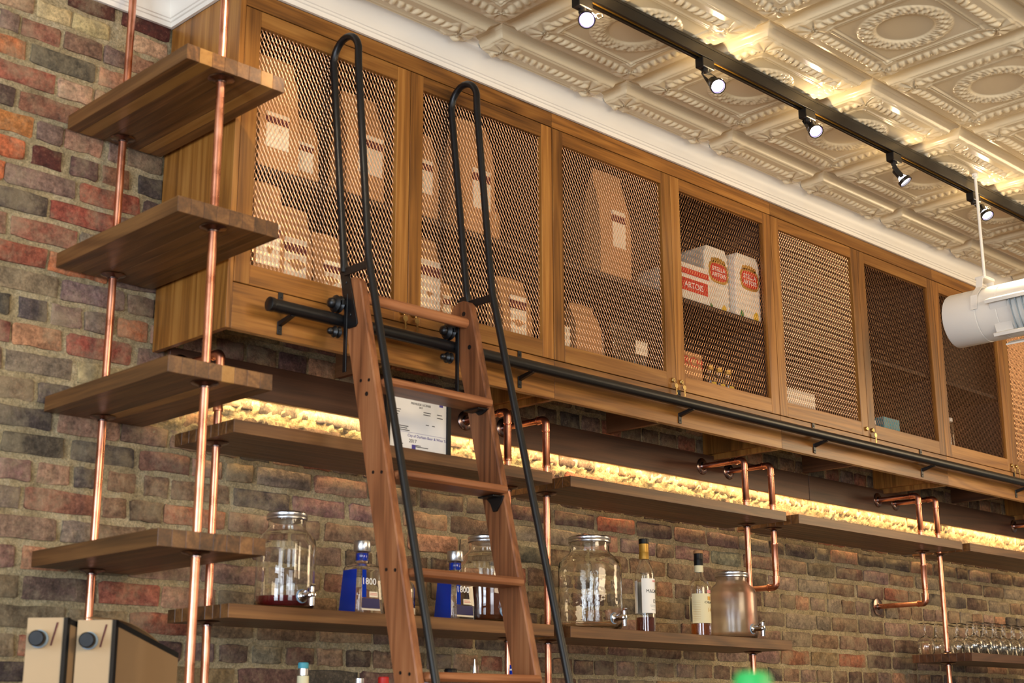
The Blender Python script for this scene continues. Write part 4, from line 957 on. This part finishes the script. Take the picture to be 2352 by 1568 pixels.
# clear bag with a small white label
cb = thing('cellophane_bag', (3.80, 3.32, F1), 'clear cellophane bag with a small white label, low in the third door', 'bag')
mb = MB(); mb.prism([(3.715, 3.28, F1), (3.90, 3.28, F1), (3.90, 3.36, F1), (3.715, 3.36, F1)], (0, 0, .15)); mb.prism([(3.73, 3.31, F1+.151), (3.88, 3.31, F1+.151), (3.88, 3.33, F1+.151), (3.73, 3.33, F1+.151)], (.0, 0, .05)); mb.build('bag_body', M['glassw'], cb, bevel=.004)
MB().box(3.835, 3.90, 3.2785, 3.2795, F1+.085, F1+.135).build('label', M['label'], cb)
sc_ = thing('paper_card', (3.49, 3.29, F1), 'small white printed card at the bottom left of the third door', 'card')
MB().box(3.452, 3.500, 3.288, 3.291, F1, F1+.12).build('card', M['label'], sc_)
def carton(x0_, x1_, z0_, z1_, y, d, label, kind):
    root = thing('beer_carton', ((x0_+x1_)/2, y+d/2, z0_), label, 'carton', 'white beer cartons on the upper shelf of the fourth door')
    w_ = x1_-x0_; pts = [(x0_, y, z0_), (x1_, y, z0_), (x1_, y, z1_-.03), (x1_-.018, y, z1_), (x0_+.018, y, z1_), (x0_, y, z1_-.03)]
    mb = MB(); mb.prism(pts, (0, d, 0)); bd = mb.build('carton_body', M['boxpaper'], root, bevel=.003)
    cx = (x0_+x1_)/2+.012; cz = z0_+(z1_-z0_)*.62
    if kind == 'logo':
        def oval(a, b_, y_, mt, n=28, p=3.2):
            pp_ = []
            for i in range(n):
                t = 2*PI*i/n; c_, s_ = math.cos(t), math.sin(t)
                pp_.append((cx+a*math.copysign(abs(c_)**(2/p), c_), y_, cz+b_*math.copysign(abs(s_)**(2/p), s_)))
            m2 = MB(); m2.prism(pp_, (0, .0006, 0)); m2.build('emblem', mt, root)
        oval(.062, .046, y-.0010, M['gold']); oval(.053, .036, y-.0016, M['red'])
        m2 = MB()
        for k in range(5): m2.cyl((cx-.036+k*.018, y-.0010, cz+.046+.006*math.sin(k/4*PI)), (cx-.036+k*.018, y-.0003, cz+.046+.006*math.sin(k/4*PI)), .010, 10)
        m2.build('emblem', M['gold'], root)
        text('lettering', 'STELLA', .026, (cx, y-.0022, cz+.003), (1, 0, 0), (0, 0, 1), M['white'], root); text('lettering', 'ARTOIS', .026, (cx, y-.0022, cz-.021), (1, 0, 0), (0, 0, 1), M['white'], root)
        m2 = MB(); m2.prism([(x1_-.055, y-.001, z0_+.002), (x1_-.02, y-.001, z0_+.002), (x1_-.022, y-.001, z0_+.030), (x1_-.035, y-.001, z0_+.038), (x1_-.05, y-.001, z0_+.024)], (0, .0007, 0)); m2.build('hop_print', M['yellow'], root)
        m2 = MB(); m2.prism([(x0_+.02, y-.001, z0_+.002), (x0_+.045, y-.001, z0_+.002), (x0_+.042, y-.001, z0_+.022), (x0_+.03, y-.001, z0_+.030)], (0, .0007, 0)); m2.build('hop_print', M['green'], root)
    else:
        MB().box(x0_, x1_-.004, y-.0012, y-.0002, z1_-.045, z1_-.022).build('band', M['red'], root); MB().box(x0_+.02, x1_-.012, y-.0012, y-.0002, z0_+.035, z0_+.085).build('band', M['red'], root)
        text('lettering', 'ARTOIS', .034, ((x0_+x1_)/2, y-.0018, z0_+.048), (1, 0, 0), (0, 0, 1), M['white'], root)
    return root
carton(4.285, 4.435, F2, 3.335, 3.30, .18, 'white beer carton with a red and gold emblem, left one of the two tall ones', 'logo')
carton(4.448, 4.610, F2, 3.335, 3.275, .20, 'white beer carton with a red and gold emblem, right one of the two tall ones', 'logo')
carton(4.075, 4.272, F2, 3.215, 3.270, .20, 'low white beer carton with red bands, at the left stile of the fourth door', 'band')
rc = thing('red_carton', (4.15, 3.30, F1), 'dark carton with red lettering low in the fourth door', 'carton')
MB().box(4.075, 4.215, 3.275, 3.36, F1, F1+.145).build('carton_body', M['kraft'], rc, bevel=.002)
text('lettering', 'RCH', .055, (4.160, 3.2735, F1+.09), (1, 0, 0), (0, 0, 1), M['red'], rc)
MB().box(4.175, 4.205, 3.2742, 3.2747, F1+.01, F1+.04).build('emblem', M['yellow'], rc)
for k, (x, lb_) in enumerate(((4.295, 'small gold topped glass flask low in the fourth door, left one'), (4.350, 'small gold topped glass flask low in the fourth door, middle one'), (4.405, 'small gold topped glass flask low in the fourth door, right one'))):
    rt = bottle('glass_flask', x, 3.30, F1+.0004, [(.020, 0), (.022, .004), (.022, .070), (.012, .088), (.010, .105)], M['glass'], lb_)
    mb = MB(); mb.lathe([(.001, .1055), (.012, .1055), (.0125, .122), (.001, .123)], (x, 3.30, F1), 16); mb.build('cap', M['gold'], rt)
    wrap_label(rt, (x, 3.30), .0222, F1+.03, F1+.055, -.7, .7, M['yellow'])
t = thing('white_carton', (4.80, 3.32, F1), 'white cardboard carton low in the fifth mesh door', 'carton')
MB().box(4.735, 4.96, 3.275, 3.40, F1, F1+.11).build('carton_body', M['boxpaper'], t, bevel=.002); MB().box(4.735, 4.96, 3.2742, 3.2747, F1+.004, F1+.012).build('band', M['gold'], t)
t = thing('teal_carton', (5.57, 3.30, F1), 'teal carton low in the sixth mesh door', 'carton')
MB().box(5.50, 5.63, 3.285, 3.37, F1, F1+.10).build('carton_body', M['teal'], t, bevel=.002)
t = thing('yellow_box', (5.69, 3.28, F1), 'small yellow box beside the teal carton', 'box')
MB().box(5.645, 5.735, 3.272, 3.33, F1, F1+.045).build('box_body', M['yellow'], t, bevel=.002); MB().box(5.650, 5.730, 3.2712, 3.2717, F1+.014, F1+.03).build('print', M['label'], t)
t = thing('yellow_box', (6.03, 3.30, F1), 'yellow box low in the seventh mesh door at its left stile', 'box')
MB().box(5.99, 6.055, 3.275, 3.35, F1, F1+.13).build('box_body', M['yellow'], t, bevel=.002)
for k, (x, z, lb_) in enumerate(((5.415, .05, 'white capped jar low in the sixth mesh door'), (6.09, .16, 'white capped jar high in the seventh mesh door, right of the yellow box'))):
    rt = bottle('capped_jar', x, 3.30, F1+.0004, [(.024, 0), (.026, .004), (.026, z*.8), (.020, z)], M['glass'], lb_)
    mb = MB(); mb.lathe([(.001, z+.0005), (.022, z+.0005), (.022, z+.018), (.001, z+.018)], (x, 3.30, F1), 18); mb.build('cap', M['white'], rt)

# ------------------------------------------------------------------ cardboard drink boxes on the lowest corner shelf
def drink_box(ox, oy, label, near):
    """narrow face towards the camera, long side running off to the right; (ox, oy) is the front right vertical edge"""
    z0_ = 1.5425; root = thing('drink_box', (ox, oy, z0_), label, 'box', 'cardboard drink boxes with black taps')
    u = Vector((math.cos(math.radians(23)), math.sin(math.radians(23)), 0)) # long side
    n = Vector((-.80, .60, 0)).normalized()                                   # narrow face runs left
    n = Vector((-.985, .17, 0))
    E0 = Vector((ox, oy, z0_)); w_ = .092; l_ = .262 if near else .10; h = 1.757-z0_; h2 = 1.690-z0_ if near else h-.02
    A = E0; B = E0+n*w_; Cc = B+u*l_; D = E0+u*l_
    Z = lambda p, z: (p.x, p.y, z0_+z)
    V = [Z(A, 0), Z(B, 0), Z(Cc, 0), Z(D, 0), Z(A, h), Z(B, h-.004), Z(Cc, h2), Z(D, h2)]
    mb = MB(); mb.add(V, [(0, 4, 5, 1)], 0); mb.add(V, [(0, 3, 7, 4), (1, 5, 6, 2), (2, 6, 7, 3), (4, 7, 6, 5), (0, 1, 2, 3)], 1)
    mb.build('box_body', [M['card'], M['cardside']], root, smooth=0)
    nf = -(n.cross(Vector((0, 0, 1)))); nf = nf if nf.dot(CAM-E0) > 0 else -nf       # out of the narrow face
    ns = u.cross(Vector((0, 0, 1))); ns = ns if ns.dot(CAM-E0) > 0 else -ns
    e = .011; mb = MB()
    q = A+nf*.0012+ns*.0012
    mb.prism([q, q+u*e, q+u*e+Vector((0, 0, h)), q+Vector((0, 0, h+.001))], -ns*.0006+nf*0)
    mb.prism([q, q+n*e*.8, q+n*e*.8+Vector((0, 0, h)), q+Vector((0, 0, h))], nf*.0006)
    s = (h2-h)/l_
    a = q+Vector((0, 0, h)); b_ = q+u*l_+Vector((0, 0, h2)); dn = Vector((0, 0, -.013))
    mb.prism([a, b_, b_+dn, a+dn], -ns*.0006)
    mb.build('black_edging', M['blackpl'], root, smooth=0)
    c = A+n*w_*.66+nf*.0; c.z = z0_+h-.052
    mb = MB(); mb.lathe([(.021, .0005), (.021, .012), (.018, .016), (.001, .016)], c, 24, ax=nf+n*.55); mb.build('tap_collar', M['paleblue'], root)
    mb = MB(); mb.lathe([(.017, .0165), (.0185, .018), (.0185, .040), (.016, .043), (.001, .043)], c, 24, ax=nf+n*.55); mb.build('tap', M['blackpl'], root)
    c2 = A+n*w_*.22+nf*.0012; mb = MB(); k0 = c2+Vector((0, 0, h-.012)); k1 = c2+n*.012+Vector((0, 0, h-.066)); mb.prism([k0, k0+n*.004, k1+n*.004, k1], nf*.0008); mb.build('tear_line', M['maroon'], root)
    if near: # curved loose flap
        V = []; 
        for i in range(9):
            t = i/8; p = A+n*.01+u*l_*t*1.0-ns*.02; zz = h+(h2-h)*t+.024*math.sin(PI*min(1, t*1.0))**.7
            V += [Z(p, zz), Z(p+n*.05, zz+.002), Z(p+n*.05, zz+.004), Z(p, zz+.0015)]
        F = [(i*4+q_, i*4+(q_+1) % 4, i*4+4+(q_+1) % 4, i*4+4+q_) for i in range(8) for q_ in range(4)]+[(0, 1, 2, 3), (32, 33, 34, 35)]
        mb = MB(); mb.add(V, F); mb.build('flap', M['cardside'], root)
    return root
drink_box(1.790, 3.205, 'cardboard drink box with black tap, long brown side showing behind the front copper pipe', True)
drink_box(1.668, 3.215, 'cardboard drink box with a black tap at the bottom left corner, leftmost of the two', False)

# ------------------------------------------------------------------ track lighting
TY, TZ = 2.630, 3.600
trk = thing('light_track', (2.4, TY, TZ), 'long black ceiling track carrying the spotlights', 'track')
mb = MB(); mb.box(1.2, 7.5, TY-.018, TY-.008, TZ+.004, TZ+.040); mb.box(1.2, 7.5, TY+.008, TY+.018, TZ+.004, TZ+.040); mb.box(1.2, 7.5, TY-.018, TY+.018, TZ+.0402, TZ+.052)
mb.build('channel', M['trackblk'], trk, bevel=.001)
mb = MB(); mb.box(1.2, 7.5, TY-.0075, TY-.0055, TZ+.012, TZ+.03); mb.box(1.2, 7.5, TY+.0055, TY+.0075, TZ+.012, TZ+.03); mb.build('conductor', M['gold'], trk)
def head(x, lamp, aim, label, energy, visible_=True):
    root = thing('track_spotlight', (x, TY, TZ), label, 'spotlight', 'black spotlights on the ceiling track')
    MB().box(x-.030, x+.030, TY-.0165, TY+.0165, TZ-.030, TZ+.003).build('adapter', M['trackblk'], root, bevel=.002)
    mb = MB(); mb.cyl((x, TY, TZ-.030), (x, TY, TZ-.040), .012, 16); mb.build('swivel', M['trackblk'], root)
    lp = Vector(lamp); d = (Vector(aim)-lp).normalized(); back = lp-d*.052
    a0 = Vector((x, TY, TZ-.040)); side = d.cross(Vector((0, 0, 1))).normalized()
    m0 = (a0+back)/2-d*.010+Vector((0, 0, .004))
    mb = MB()
    for s in (-1, 1):
        pth = [a0+side*s*.006, m0+side*s*.020, back+side*s*.020+d*.012, lp+side*s*.0245-d*.010]
        V = []
        for i, p in enumerate(pth):
            t = (pth[min(i+1, 3)]-pth[max(i-1, 0)]).normalized(); wv_ = t.cross(side).normalized()*(.0075)
            V += [p-wv_-side*.0012, p+wv_-side*.0012, p+wv_+side*.0012, p-wv_+side*.0012]
        mb.add(V, [(i*4+q, i*4+(q+1) % 4, i*4+4+(q+1) % 4, i*4+4+q) for i in range(3) for q in range(4)]+[(3, 2, 1, 0), (12, 13, 14, 15)])
    mb.build('yoke', M['trackblk'], root)
    mb = MB(); mb.lathe([(.010, -.060), (.0135, -.056), (.0135, -.024), (.011, -.022)], lp, 20, ax=d); mb.build('socket', M['trackblk'], root)
    mb = MB(); mb.lathe([(.012, -.0215), (.016, -.014), (.0205, -.004), (.0205, -.0045), (.0205, -.0005), (.001, -.0006)], lp, 24, ax=d); mb.build('lamp_bulb', M['lamp'], root)
    mb = MB(); mb.lathe([(.0225, -.006), (.0262, -.005), (.0262, .008), (.0225, .008), (.0222, .004), (.0222, -.004)], lp, 28, ax=d, closed=True); mb.build('rim', M['trackblk'], root)
    mb = MB(); mb.lathe([(.0204, .0002), (.0221, .0002), (.0221, .0012), (.0204, .0012)], lp, 28, ax=d, closed=True); mb.build('lens_ring', M['lamprim'], root)
    mb = MB(); mb.lathe([(.0200, .0004), (.0200, .0014), (.001, .0016)], lp, 28, ax=d); mb.build('lens', M['lamp'], root)
    # winged thumb screw
    k = back+side*-.022; mb = MB(); mb.tube([k, k-side*.006+Vector((0, 0, .006)), k-side*.020+Vector((0, 0, .004)), k-side*.022-Vector((0, 0, .006)), k-side*.008-Vector((0, 0, .012)), k], .0022, 8); mb.build('tilt_handle', M['trackblk'], root)
    l = bpy.data.lights.new('spot_beam', 'SPOT'); l.energy = energy; l.color = (1, .80, .55); l.spot_size = math.radians(62); l.spot_blend = .7; l.shadow_soft_size = .02
    o = bpy.data.objects.new('spot_beam', l); C.objects.link(o); o.location = lp+d*.012; o.rotation_euler = d.to_track_quat('-Z', 'Y').to_euler()
    l = bpy.data.lights.new('spill', 'POINT'); l.energy = 1.35; l.color = (1, .74, .40); l.shadow_soft_size = .012
    o = bpy.data.objects.new('spill', l); C.objects.link(o); o.location = lp-d*.036+Vector((0, 0, .012))-side*.026
    return root
HL = [(2.873, (1348, 45), (.6, .9, 1.3), 'black track spotlight at the top edge, its round lens facing the viewer'),
      (3.459, (1648, 197), (2.3, .6, 1.4), 'second track spotlight, lens turned to the right, above the third mesh door'),
      (4.037, (1873, 300), (2.6, .4, .6), 'third track spotlight along the track, pointing straight down towards the viewer'),
      (4.610, (2078, 415), (5.3, 1.2, 1.2), 'fourth track spotlight, seen from the side and aimed away to the right'),
      (5.216, (2267, 493), (4.6, 1.0, .8), 'fifth track spotlight, behind the thin white hanging rod')]
for x, (px, py), aim, lb in HL:
    head(x, at(px, py, y=2.600), aim, lb, 26)
# more heads of the same track left of the picture, lighting the wall
for x, aim, lb, e in ((1.75, (2.2, 3.5, 2.9), 'track spotlight left of the picture, aimed at the first cabinet', 14), (2.30, (1.7, 3.5, 2.0), 'track spotlight left of the picture, aimed at the corner shelves', 8)):
    head(x, Vector((x+.02, 2.60, 3.515)), aim, lb, e)

# ------------------------------------------------------------------ white hanging fan unit
FX, FY = 5.165, 2.588; FR = .108
rb0 = at(2262, 638, x=FX).z
fan = thing('fan_unit', (FX, FY, rb0-.12), 'white cylindrical fan unit hanging from the ceiling on a thin rod', 'fan')
fz = rb0-.045-FR
MB().cyl((FX, FY, rb0-.01), (FX, FY, HC-.03), .006, 12).build('rod', M['whitemetal'], fan)
mb = MB(); mb.cyl((FX, FY, 3.648), (FX, FY, 3.664), .013, 14); mb.box(FX-.020, FX-.012, FY-.004, FY+.004, 3.652, 3.660); mb.build('rod_clamp', M['whitemetal'], fan)
mb = MB(); mb.box(FX-.040, FX+.040, FY-.022, FY+.022, rb0-.012, rb0-.001); mb.build('saddle', M['whitemetal'], fan, bevel=.002)
mb = MB()
for s in (-1, 1):
    pth = [(FX+s*.038, rb0-.006), (FX+s*.052, rb0-.050), (FX+s*.100, fz+.060), (FX+s*(FR+.003), fz)]
    for i in range(3):
        (xa, za), (xb, zb2) = pth[i], pth[i+1]
        mb.prism([(xa, FY-.014, za), (xb, FY-.014, zb2), (xb+s*.003, FY-.014, zb2), (xa+s*.003, FY-.014, za)], (0, .028, 0))
mb.build('yoke', M['whitemetal'], fan)
mb = MB(); mb.lathe([(.001, -.145), (FR-.012, -.145), (FR-.002, -.141), (FR, -.134), (FR, -.002), (FR-.0025, -.001), (FR-.0025, .003), (FR, .004), (FR, .085), (FR-.0015, .086), (FR-.0015, .089), (FR, .090), (FR, 1.2), (FR-.01, 1.205), (.001, 1.205)], (FX, FY, fz), 64, ax=(0, -1, 0))
mb.build('casing', M['whitemetal'], fan, smooth=30)
# louvre box on the side facing the bar
g = Vector((-1, 0, -.42)).normalized(); up = Vector((-.42*1, 0, 1)).normalized(); up = (Vector((0, 0, 1))-g*g.z).normalized()
def gp(a, b_, y): return Vector((FX, y, fz))+g*a+up*b_
def gbox(mb, a0, a1, b0, b1, y0_, y1_, mi=0):
    P = [gp(a, b_, y) for y in (y0_, y1_) for a, b_ in ((a0, b0), (a1, b0), (a1, b1), (a0, b1))]
    mb.add(P, [(3, 2, 1, 0), (4, 5, 6, 7), (0, 1, 5, 4), (1, 2, 6, 5), (2, 3, 7, 6), (3, 0, 4, 7)], mi)
ya, yb_ = FY-.06, FY-1.05
mb = MB(); gbox(mb, .055, .128, .058, .072, yb_, ya); gbox(mb, .055, .126, -.075, -.062, yb_, ya); gbox(mb, .06, .104, -.062, .058, ya-.075, ya-.004); mb.build('grille_frame', M['whitemetal'], fan, bevel=.001)
mb = MB(); gbox(mb, .060, .110, -.118, -.112, yb_, ya-.03); mb.build('deflector', M['whitemetal'], fan)
mb = MB(); gbox(mb, .058, .070, -.061, .057, yb_+.01, ya-.0755); mb.build('duct_inside', M['darkgap'], fan)
k = 0; y = ya-.080
while y > yb_+.02:
    mb = MB(); P = [gp(.080, -.060, y), gp(.118, -.060, y-.012), gp(.118, .056, y-.012), gp(.080, .056, y)]; mb.prism(P, (0, -.0035, 0)); mb.build('vane', M['vane'], fan, smooth=0); y -= .024
for b_ in (-.036, -.010, .016, .040):
    mb = MB(); gbox(mb, .074, .079, b_-.0015, b_+.0015, yb_+.01, ya-.078); mb.build('vane', M['whitemetal'], fan)

# ------------------------------------------------------------------ bar near the camera with a green bottle, only its top in the picture
cn = thing('bar_counter', (1.2, .2, 0), 'dark walnut bar counter just below the picture', 'counter')
MB().box(.62, 4.2, .55, 1.05, 1.06, 1.10).build('worktop', M['shfx'], cn, bevel=.004); MB().box(.70, 4.1, .62, 1.0, 0, 1.0595).build('body', M['boardx'], cn)
p = at(1728, 1543, y=.80)
gb = thing('green_bottle', (p.x, .80, 1.1005), 'blurred rounded green bottle top close to the viewer at the bottom edge', 'bottle')
hh = p.z-1.1005
mb = MB(); mb.lathe([(.022, 0), (.026, .004), (.026, hh*.6), (.022, hh*.75), (.017, hh*.86), (.017, hh-.006), (.013, hh), (.001, hh+.001)], (p.x, .80, 1.1005), 28)
mb.build('bottle_body', plain('green_plastic', S(40, 170, 84), .4), gb, smooth=50)
